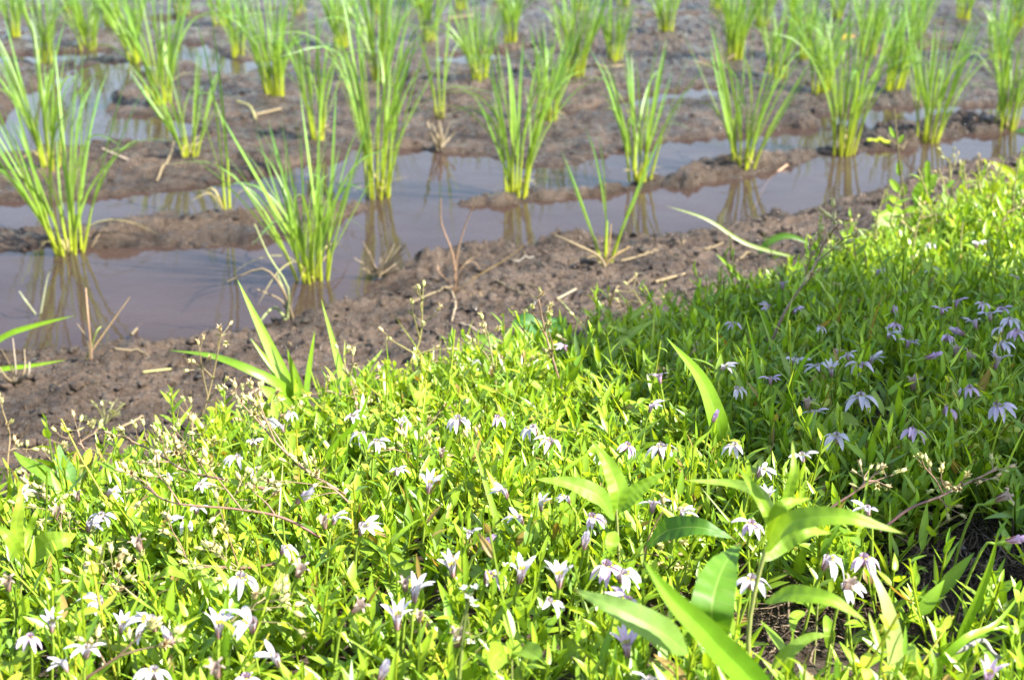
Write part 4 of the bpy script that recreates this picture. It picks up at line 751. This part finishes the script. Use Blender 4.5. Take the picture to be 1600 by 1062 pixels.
ANCH = [(1185, 930, 'the largest broad leaved weed'), (964, 790, 'the three leaf cross weed'), (1095, 600, 'the broad arching blade'), (1390, 960, 'the pale hanging blade'), (1090, 985, 'the wide glossy blade'), (450, 610, 'the tall grass tuft'),
        (380, 795, 'the upper reddish stem'), (350, 886, 'the lower reddish stem'), (728, 960, 'the cress stalk'), (645, 560, 'the yellowish seed stem'), (835, 525, 'the dark rounded leaves'), (1315, 665, 'the pale rounded leaf'), (1180, 560, 'the thin upright blade'),
        (1412, 300, 'the tall leafy weed'), (1470, 775, 'the purplish seed stem'), (1250, 445, 'the slanting dark stem'), (300, 930, 'the red stalked whorl weed'), (36, 850, 'the left edge weed'), (105, 740, 'the bluish triangular leaves'), (800, 1035, 'the three leaved bottom weed'), (1555, 910, 'the dark litter'), (1535, 285, 'the glowing curved blade')]
def flower_labels():
    rows = []
    kd = {'U': 'upright cup shaped', 'S': 'spread', 'D': 'drooping', 'B': 'closed', 'W': 'withered'}
    for k, (px, py, kind, face, lean, lil, s) in enumerate(FL):
        a = min(ANCH, key=lambda q: (q[0] - px) ** 2 + 1.2 * (q[1] - py) ** 2); dx, dy = px - a[0], py - a[1]
        v = 'above' if dy < -.45 * abs(dx) else 'below' if dy > .45 * abs(dx) else ''; h = 'left of' if dx < 0 else 'right of'
        pos = v if v and abs(dx) < .45 * abs(dy) else (v + ' and ' + h if v else h)
        colr = 'brown' if kind == 'W' else 'lilac' if lil else 'white'
        rows.append([colr, kd[kind], pos, a[2], math.hypot(dx, dy), k, 'bud' if kind == 'B' else 'flower'])
    out = {}; ords = ['nearest', 'second nearest', 'third nearest', 'fourth nearest', 'fifth nearest', 'sixth nearest', 'seventh nearest']
    for r in rows:
        same = sorted([q for q in rows if q[0] == r[0] and q[1] == r[1] and q[2] == r[2] and q[3] == r[3]], key=lambda q: q[4]); i = same.index(r)
        pre = '' if len(same) == 1 else (ords[i] + ' ')
        out[r[5]] = f'{pre}{r[0]} {r[1]} {r[6]} {r[2]} {r[3]}'
    return out
FLAB = flower_labels()
for k, (px, py, kind, face, lean, lil, s) in enumerate(FL):
    r = random.Random(k); c = ground(px, py + 4, .058 + .008 * r.random()); Rz = c.copy()
    P = PROT[(kind, lil if kind != 'W' else 0, k % 6)]; ln = math.radians(lean + r.uniform(-8, 8) + (24 * math.sin(math.radians(face)) if kind in 'SD' else 0)); tow = {'U': -.05, 'S': .05, 'D': .15}.get(kind, .2) + r.uniform(-.12, .12)
    A = nrm(np.array([math.sin(ln), -math.sin(tow) if kind != 'U' else -tow, math.cos(ln)])); fa = math.radians(face + r.uniform(-10, 10)); fx = np.array([math.sin(fa), -math.cos(fa), 0]); fx = nrm(fx - A * (fx @ A)); fy = np.cross(A, fx)
    R = Matrix(((fx[0], fy[0], A[0]), (fx[1], fy[1], A[1]), (fx[2], fy[2], A[2]))); S = s * (.80 if kind == 'U' else .90) * r.uniform(.84, 1.12); cen = c - A * .0075 * S
    gz = tz(cen[0], cen[1]); foot = np.array([cen[0] - A[0] * .025 + r.uniform(-.006, .006), cen[1] + .004, gz]); root = thing('lobelia_flower', foot, FLAB[k], 'flower', 'small white and lilac flowers of the carpet')
    def put(nm, me): o = link(nm, me, root); o.matrix_local = Matrix.Translation(Vector(cen - foot)) @ R.to_4x4() @ Matrix.Scale(S, 4); return o
    for me in P['petals']: put('petal', me)
    put('corolla_tube', P['tube']); put('throat', P['throat']) if kind not in 'BW' else None; put('calyx', P['calyx'])
    st = MB(); e = cen - A * .004 * S; tube(st, cr_path([foot, foot * .5 + e * .5 - A * .004 + np.array([r.uniform(-.003, .003), 0, -.002]), e - A * .006, e], 9), np.linspace(.0007, .0008, 9), (.22, .31, .035), 6); part('stalk', st, M_STEM, root, foot)

# ------------------------------------------------------------------ straw, stubble, twigs
def straw(pts, w, col, label, name='straw', cat='straw', lift=.002, grp='dead straws on the mud', flat=True):
    P = [ground(px, py) + np.array([0, 0, lift + (k % 2) * .001]) for k, (px, py) in enumerate(pts)]; mb = MB(); n = 12; Q = cr_path(P, n); Q[:, 2] = np.maximum(Q[:, 2], terrain(Q[:, 0], Q[:, 1]) + .0012)
    tube(mb, Q, w * .4 * px_m(P[0]) * np.linspace(1, .7, n), np.array(col) * np.linspace(.85, 1.1, n)[:, None], 6); return solo(name, mb, M_DRY, P[0], label, cat, grp)
ST, DK, GRY, RD = (.23, .18, .105), (.10, .075, .055), (.32, .29, .26), (.36, .23, .14)
STRAWS = [([(720, 508), (755, 526)], 7, (.36, .28, .2), 'thick short straw on mud left of the dark rounded leaves'), ([(640, 508), (706, 538)], 6, DK, 'dark twig on mud right of the yellowish seed stem'), ([(595, 575), (660, 598)], 6, (.4, .33, .24), 'pale straw half under the carpet edge, below the dark twig'),
 ([(545, 620), (605, 585)], 6, ST, 'pale straw slanting behind the narrow pair of blades'), ([(1023, 443), (1070, 431)], 7, ST, 'thick pale straw on the mud shore at right'), ([(998, 430), (933, 486)], 4, ST, 'long thin straw slanting on the shore below the sparse rice'),
 ([(190, 670), (224, 655)], 6, ST, 'short pale straw on mud above the bluish triangular leaves'), ([(224, 584), (268, 580)], 5, (.4, .36, .14), 'yellow straw flat on the left mud'), ([(180, 547), (225, 555), (240, 572)], 4, ST, 'curved straw on mud below the puddle, left'),
 ([(205, 526), (222, 508)], 6, ST, 'straw stub poking at the left puddle edge'), ([(380, 632), (420, 600)], 5, (.3, .24, .18), 'brown straw slanting left of the tall grass tuft'), ([(640, 476), (680, 460), (706, 452)], 5, ST, 'straw bent beside the red stalks foot'),
 ([(798, 413), (835, 404)], 4, (.26, .24, .2), 'pale dead leaf floating at the channel edge'), ([(970, 410), (1028, 396)], 5, ST, 'straw lying right of the sparse rice foot'), ([(160, 235), (205, 255)], 6, (.55, .42, .3), 'pale pinkish straw between pool and mud, upper left'),
 ([(395, 182), (440, 172)], 6, ST, 'straw on the dry flat at the upper left'), ([(370, 160), (390, 168), (400, 188)], 4, (.5, .48, .2), 'curved yellow dead leaf on the dry flat'), ([(278, 210), (264, 250), (245, 285)], 5, ST, 'long curved straw on mud below the small spread rice'),
 ([(915, 102), (945, 108), (975, 105)], 5, ST, 'curved straw right of the bent yellow tip clump'), ([(1314, 62), (1333, 59)], 6, (.5, .24, .05), 'fallen orange leaf on the far mud'), ([(1355, 221), (1390, 225)], 8, (.42, .5, .03), 'yellow green leaf fallen at the channel end'),
 ([(1175, 332), (1200, 285), (1230, 259)], 5, (.45, .3, .2), 'thin pinkish dead stem standing over the channel at right'), ([(1496, 854), (1525, 886)], 14, GRY, 'thick grey straw in the dark litter, upper one'), ([(1544, 985), (1562, 948)], 16, GRY, 'thick grey straw in the dark litter, lower one'),
 ([(1562, 966), (1588, 984)], 10, (.4, .37, .34), 'short pale straw at the right edge of the litter'), ([(1570, 830), (1560, 870), (1552, 900)], 6, GRY, 'thin grey straw standing in the dark litter'), ([(1330, 955), (1335, 990), (1325, 1020)], 4, ST, 'thin dry root hanging over the bare soil'),
 ([(700, 30), (740, 26)], 5, ST, 'far straw at the top centre'), ([(1195, 108), (1228, 118)], 6, ST, 'straw right of the brush shaped rice foot'), ([(705, 455), (712, 480), (706, 505)], 4, (.38, .3, .2), 'dry root trailing below the red stalks'), ([(775, 440), (800, 455), (835, 470)], 4, ST, 'fine straw on the shore right of the red stalks'),
 ([(810, 445), (845, 452)], 4, ST, 'small straw on the shore under the sparse rice'), ([(1100, 395), (1130, 382)], 4, ST, 'short straw on the right shore near the cover'), ([(870, 470), (900, 455)], 5, (.36, .29, .2), 'brown straw behind the dark rounded leaves'), ([(1150, 410), (1172, 398), (1185, 402)], 5, ST, 'straw by the tip of the dark arching blade')]
for s in STRAWS: straw(*s)
def twig():
    P = [ground(px, py, .03 + dz) for px, py, dz in ((1440, 1030, 0), (1500, 1015, .004), (1535, 1000, .008), (1550, 1018, .006), (1565, 1028, .004), (1596, 1032, .0))]; mb = MB(); tube(mb, cr_path(P, 20), np.linspace(.0016, .0008, 20), (.3, .28, .26), 7); solo('dry_twig', mb, M_DRY, P[0], 'curly grey dead tendril over leaves at bottom right', 'twig')
twig()
def stubble(base, tips, label, cols=(ST,), w=6, name='dry_stubble'):
    b = ground(*base); t = thing(name, b, label, 'dead stubble', 'dead plant stubs in the mud'); m = px_m(b); r = random.Random(int(base[0]))
    for k, tp in enumerate(tips):
        pts = [tp] if isinstance(tp[0], (int, float)) else tp
        P = [b + np.array([r.uniform(-6, 6) * m, r.uniform(-.01, .01), -.002])] + [at_y(px, py, b[1] + r.uniform(-.02, .012)) for px, py in pts]; P = [np.array([p[0], p[1], max(p[2], .004)]) for p in P]; mb = MB(); Q = cr_path(P, 10)
        tube(mb, Q, w * .5 * m * np.linspace(1, .4, 10) * r.uniform(.6, 1.1), np.array(cols[k % len(cols)]) * np.linspace(.7, 1.05, 10)[:, None] * r.uniform(.8, 1.1), 5); part('stalk', mb, M_DRY, t, b)
    return t
rr = random.Random(4)
stubble((592, 440), [(592 + rr.uniform(-45, 50), 440 - rr.uniform(18, 66)) for _ in range(24)], 'bristly tan tuft of dead stubble in shallow water, centre left', (ST, (.26, .2, .13), (.32, .26, .17)), 4)
stubble((713, 452), [((708, 400), (690, 350), (689, 310)), ((714, 400), (728, 350), (748, 304)), ((740, 435), (790, 405), (832, 374)), ((722, 425), (728, 410), (740, 402)), ((700, 440), (686, 425), (684, 412)), ((720, 420), (738, 408), (750, 420)), ((690, 455), (660, 468))], 'reddish brown dry stalks forking up from the near shore', (RD, RD, (.34, .24, .1), ST), 3.6)
stubble((140, 558), [((136, 530), (120, 505)), ((170, 510), (203, 464)), ((138, 500), (134, 450)), ((150, 520), (158, 510))], 'dead stub with two spreading dry stalks at the left puddle edge', (ST, (.36, .25, .12), RD, (.3, .36, .1)), 4.5)
stubble((28, 598), [((20, 580), (2, 545)), ((24, 570), (20, 528)), ((38, 580), (38, 545)), ((44, 585), (46, 565)), ((10, 590), (-10, 560))], 'short grey brown stub at the left edge of the mud', (ST, (.36, .3, .22)), 6)
stubble((688, 232), [(688 + rr.uniform(-16, 24), 232 - rr.uniform(20, 52)) for _ in range(12)] + [((672, 205), (668, 190))], 'hanging pale dry tuft in the far channel, centre', ((.33, .27, .18), ST), 5)
stubble((452, 498), [((440, 470), (402, 452)), ((448, 470), (434, 430)), ((455, 460), (460, 440)), ((430, 480), (408, 500), (406, 530)), ((440, 450), (410, 420), (355, 440)), ((450, 450), (420, 400), (398, 350))], 'straggling pale stub left of the rice plant nearest the bank', (ST, (.3, .34, .14)), 6)
stubble((945, 415), [((960, 400), (985, 385)), ((930, 430), (905, 455)), ((950, 395), (955, 350)), ((935, 400), (895, 380), (868, 368))], 'brown dead stalks at the foot of the sparse rice', ((.4, .28, .12), ST), 6)
stubble((1118, 105), [(1118 + rr.uniform(-30, 34), 105 - rr.uniform(2, 24)) for _ in range(8)], 'low dark stub lump at the upper right of centre', (ST, (.3, .22, .15)), 6)
stubble((1410, 232), [((1420, 215), (1430, 208)), ((1400, 225), (1385, 210))], 'small stub behind the tall leafy weed', (ST,), 5)
stubble((60, 520), [((40, 470), (30, 455)), ((75, 430), (88, 412))], 'pale leaf stub floating in the big puddle', ((.4, .42, .25),), 5)
def sprig():
    b = ground(165, 662); m = px_m(b); t = thing('mud_sprig', b, 'small pale sprawling sprig growing on the left bare mud', 'weed'); r = random.Random(2)
    for tip in ((148, 630), (160, 625), (178, 628), (195, 630), (132, 655), (172, 640), (185, 645)):
        e = at_y(*tip, b[1] + .01 + r.uniform(-.01, .02)); mb = MB(); P = cr_path([b, b * .5 + e * .5 + np.array([0, 0, 3 * m]), e], 8); tube(mb, P, 1.3 * m, (.24, .24, .09), 5)
        for q in P[3:]:
            d = nrm(np.array([r.gauss(0, 1), r.gauss(0, .6), r.uniform(-.2, 1)])); blade(mb, [q, q + d * 5 * m, q + d * 9 * m], 2.2 * m, np.cross(d, [0, .2, 1]), (.26, .29, .09), (.3, .3, .12), PROF_OVAL, 5)
        part('shoot', mb, M_LEAF, t, b)
sprig()

# ------------------------------------------------------------------ the shrub outside the frame, to the right, whose shade falls on the cover
def shrub():
    poly = [(870, 522), (980, 478), (1120, 452), (1230, 430), (1330, 430), (1420, 432), (1520, 430), (1700, 410), (1860, 480), (1860, 960), (1640, 930), (1500, 868), (1400, 800), (1310, 755), (1230, 715), (1160, 680), (1100, 612), (1010, 585), (920, 562)]
    W = np.array([ground(px, py, .04) for px, py in poly]); lo, hi = W[:, :2].min(0), W[:, :2].max(0); pts = []; r = random.Random(12)
    def inside(x, y):
        c = False; j = len(W) - 1
        for i in range(len(W)):
            if (W[i, 1] > y) != (W[j, 1] > y) and x < (W[j, 0] - W[i, 0]) * (y - W[i, 1]) / (W[j, 1] - W[i, 1]) + W[i, 0]: c = not c
            j = i
        return c
    WA, WB = W[:, :2], np.roll(W[:, :2], -1, 0); WD = WB - WA
    def edge(x, y):
        q = np.array([x, y]) - WA; u = np.clip((q * WD).sum(1) / (WD * WD).sum(1), 0, 1); return float(np.hypot(*(q - u[:, None] * WD).T).min())
    n = 0
    while n < 5600:
        x, y = r.uniform(lo[0], hi[0]), r.uniform(lo[1], hi[1])
        if not inside(x, y): continue
        e = edge(x, y)
        if r.random() > .22 + e / .07: continue
        if float(fbm(np.array([x * 14]), np.array([y * 14]), 2, 8)[0]) > .8: continue
        n += 1; t = r.uniform(1.55, 2.05); pts.append(np.array([x, y, tz(x, y) + .04]) + SUN * t)
    pts = np.array(pts); cen = pts.mean(0); b = np.array([cen[0] + .1, cen[1] - .05, tz(cen[0] + .1, cen[1] - .05)])
    t = thing('shrub', b, 'leafy shrub standing to the right, outside the view, shading the cover', 'shrub'); tm = MB(); fork = b + np.array([-.02, .02, .6])
    tube(tm, cr_path([b - [0, 0, .02], b + [.01, 0, .3], fork], 8), np.linspace(.022, .015, 8), (.12, .09, .06), 8)
    for k in range(16):
        e = pts[r.randrange(len(pts))]; tube(tm, cr_path([fork, (fork + e) / 2 + np.array([0, 0, .05]), e], 8), np.linspace(.009, .002, 8), (.12, .1, .06), 6)
    part('trunk', tm, M_DRY, t, b); fm = MB()
    for p in pts:
        a = r.uniform(0, 6.28); d = nrm(np.array([math.cos(a), math.sin(a), r.uniform(-.5, .6)])); L = r.uniform(.03, .055); s = nrm(np.cross(d, np.array([r.gauss(0, .5), r.gauss(0, .5), 1])))
        blade(fm, [p - d * L * .5, p + [0, 0, .004], p + d * L * .5], L * .3, s, (.05, .12, .015), (.06, .14, .02), PROF_LEAF, 6)
    part('crown', fm, M_SHRUB, t, b)
shrub()

# ------------------------------------------------------------------ light, sky, camera
el = math.asin(SUN[2]); az = math.atan2(SUN[0], SUN[1])
w = bpy.data.worlds.new('World'); scene.world = w; w.use_nodes = True; nt = w.node_tree
sky = nt.nodes.new('ShaderNodeTexSky'); sky.sky_type = 'NISHITA'; sky.sun_disc = False; sky.sun_elevation = el; sky.sun_rotation = az; sky.air_density = 1.1; sky.dust_density = 1.0; sky.ozone_density = 1.0
nt.links.new(sky.outputs[0], nt.nodes['Background'].inputs[0]); nt.nodes['Background'].inputs[1].default_value = .10
sd = bpy.data.lights.new('sun', 'SUN'); sd.energy = 5.0; sd.angle = math.radians(.55); sd.color = (1, .95, .86)
so = link('sun', sd); so.rotation_mode = 'QUATERNION'; so.rotation_quaternion = Vector((0, 0, -1)).rotation_difference(Vector(-SUN)); so.location = (3, -1, 4)
cd = bpy.data.cameras.new('camera'); co = link('camera', cd); scene.camera = co
co.location = CAM; co.rotation_euler = (math.pi / 2 - TH, 0, 0)
cd.sensor_width = 36; cd.lens = 36 * F / 1600; cd.clip_start = .02; cd.clip_end = 2000
cd.dof.use_dof = True; cd.dof.focus_distance = .90; cd.dof.aperture_fstop = 14.5
scene.view_settings.view_transform = 'Standard'; scene.view_settings.look = 'None'; scene.view_settings.exposure = 1.95; scene.view_settings.gamma = 1
scene.render.engine = 'CYCLES'; scene.cycles.use_denoising = True; scene.cycles.max_bounces = 8
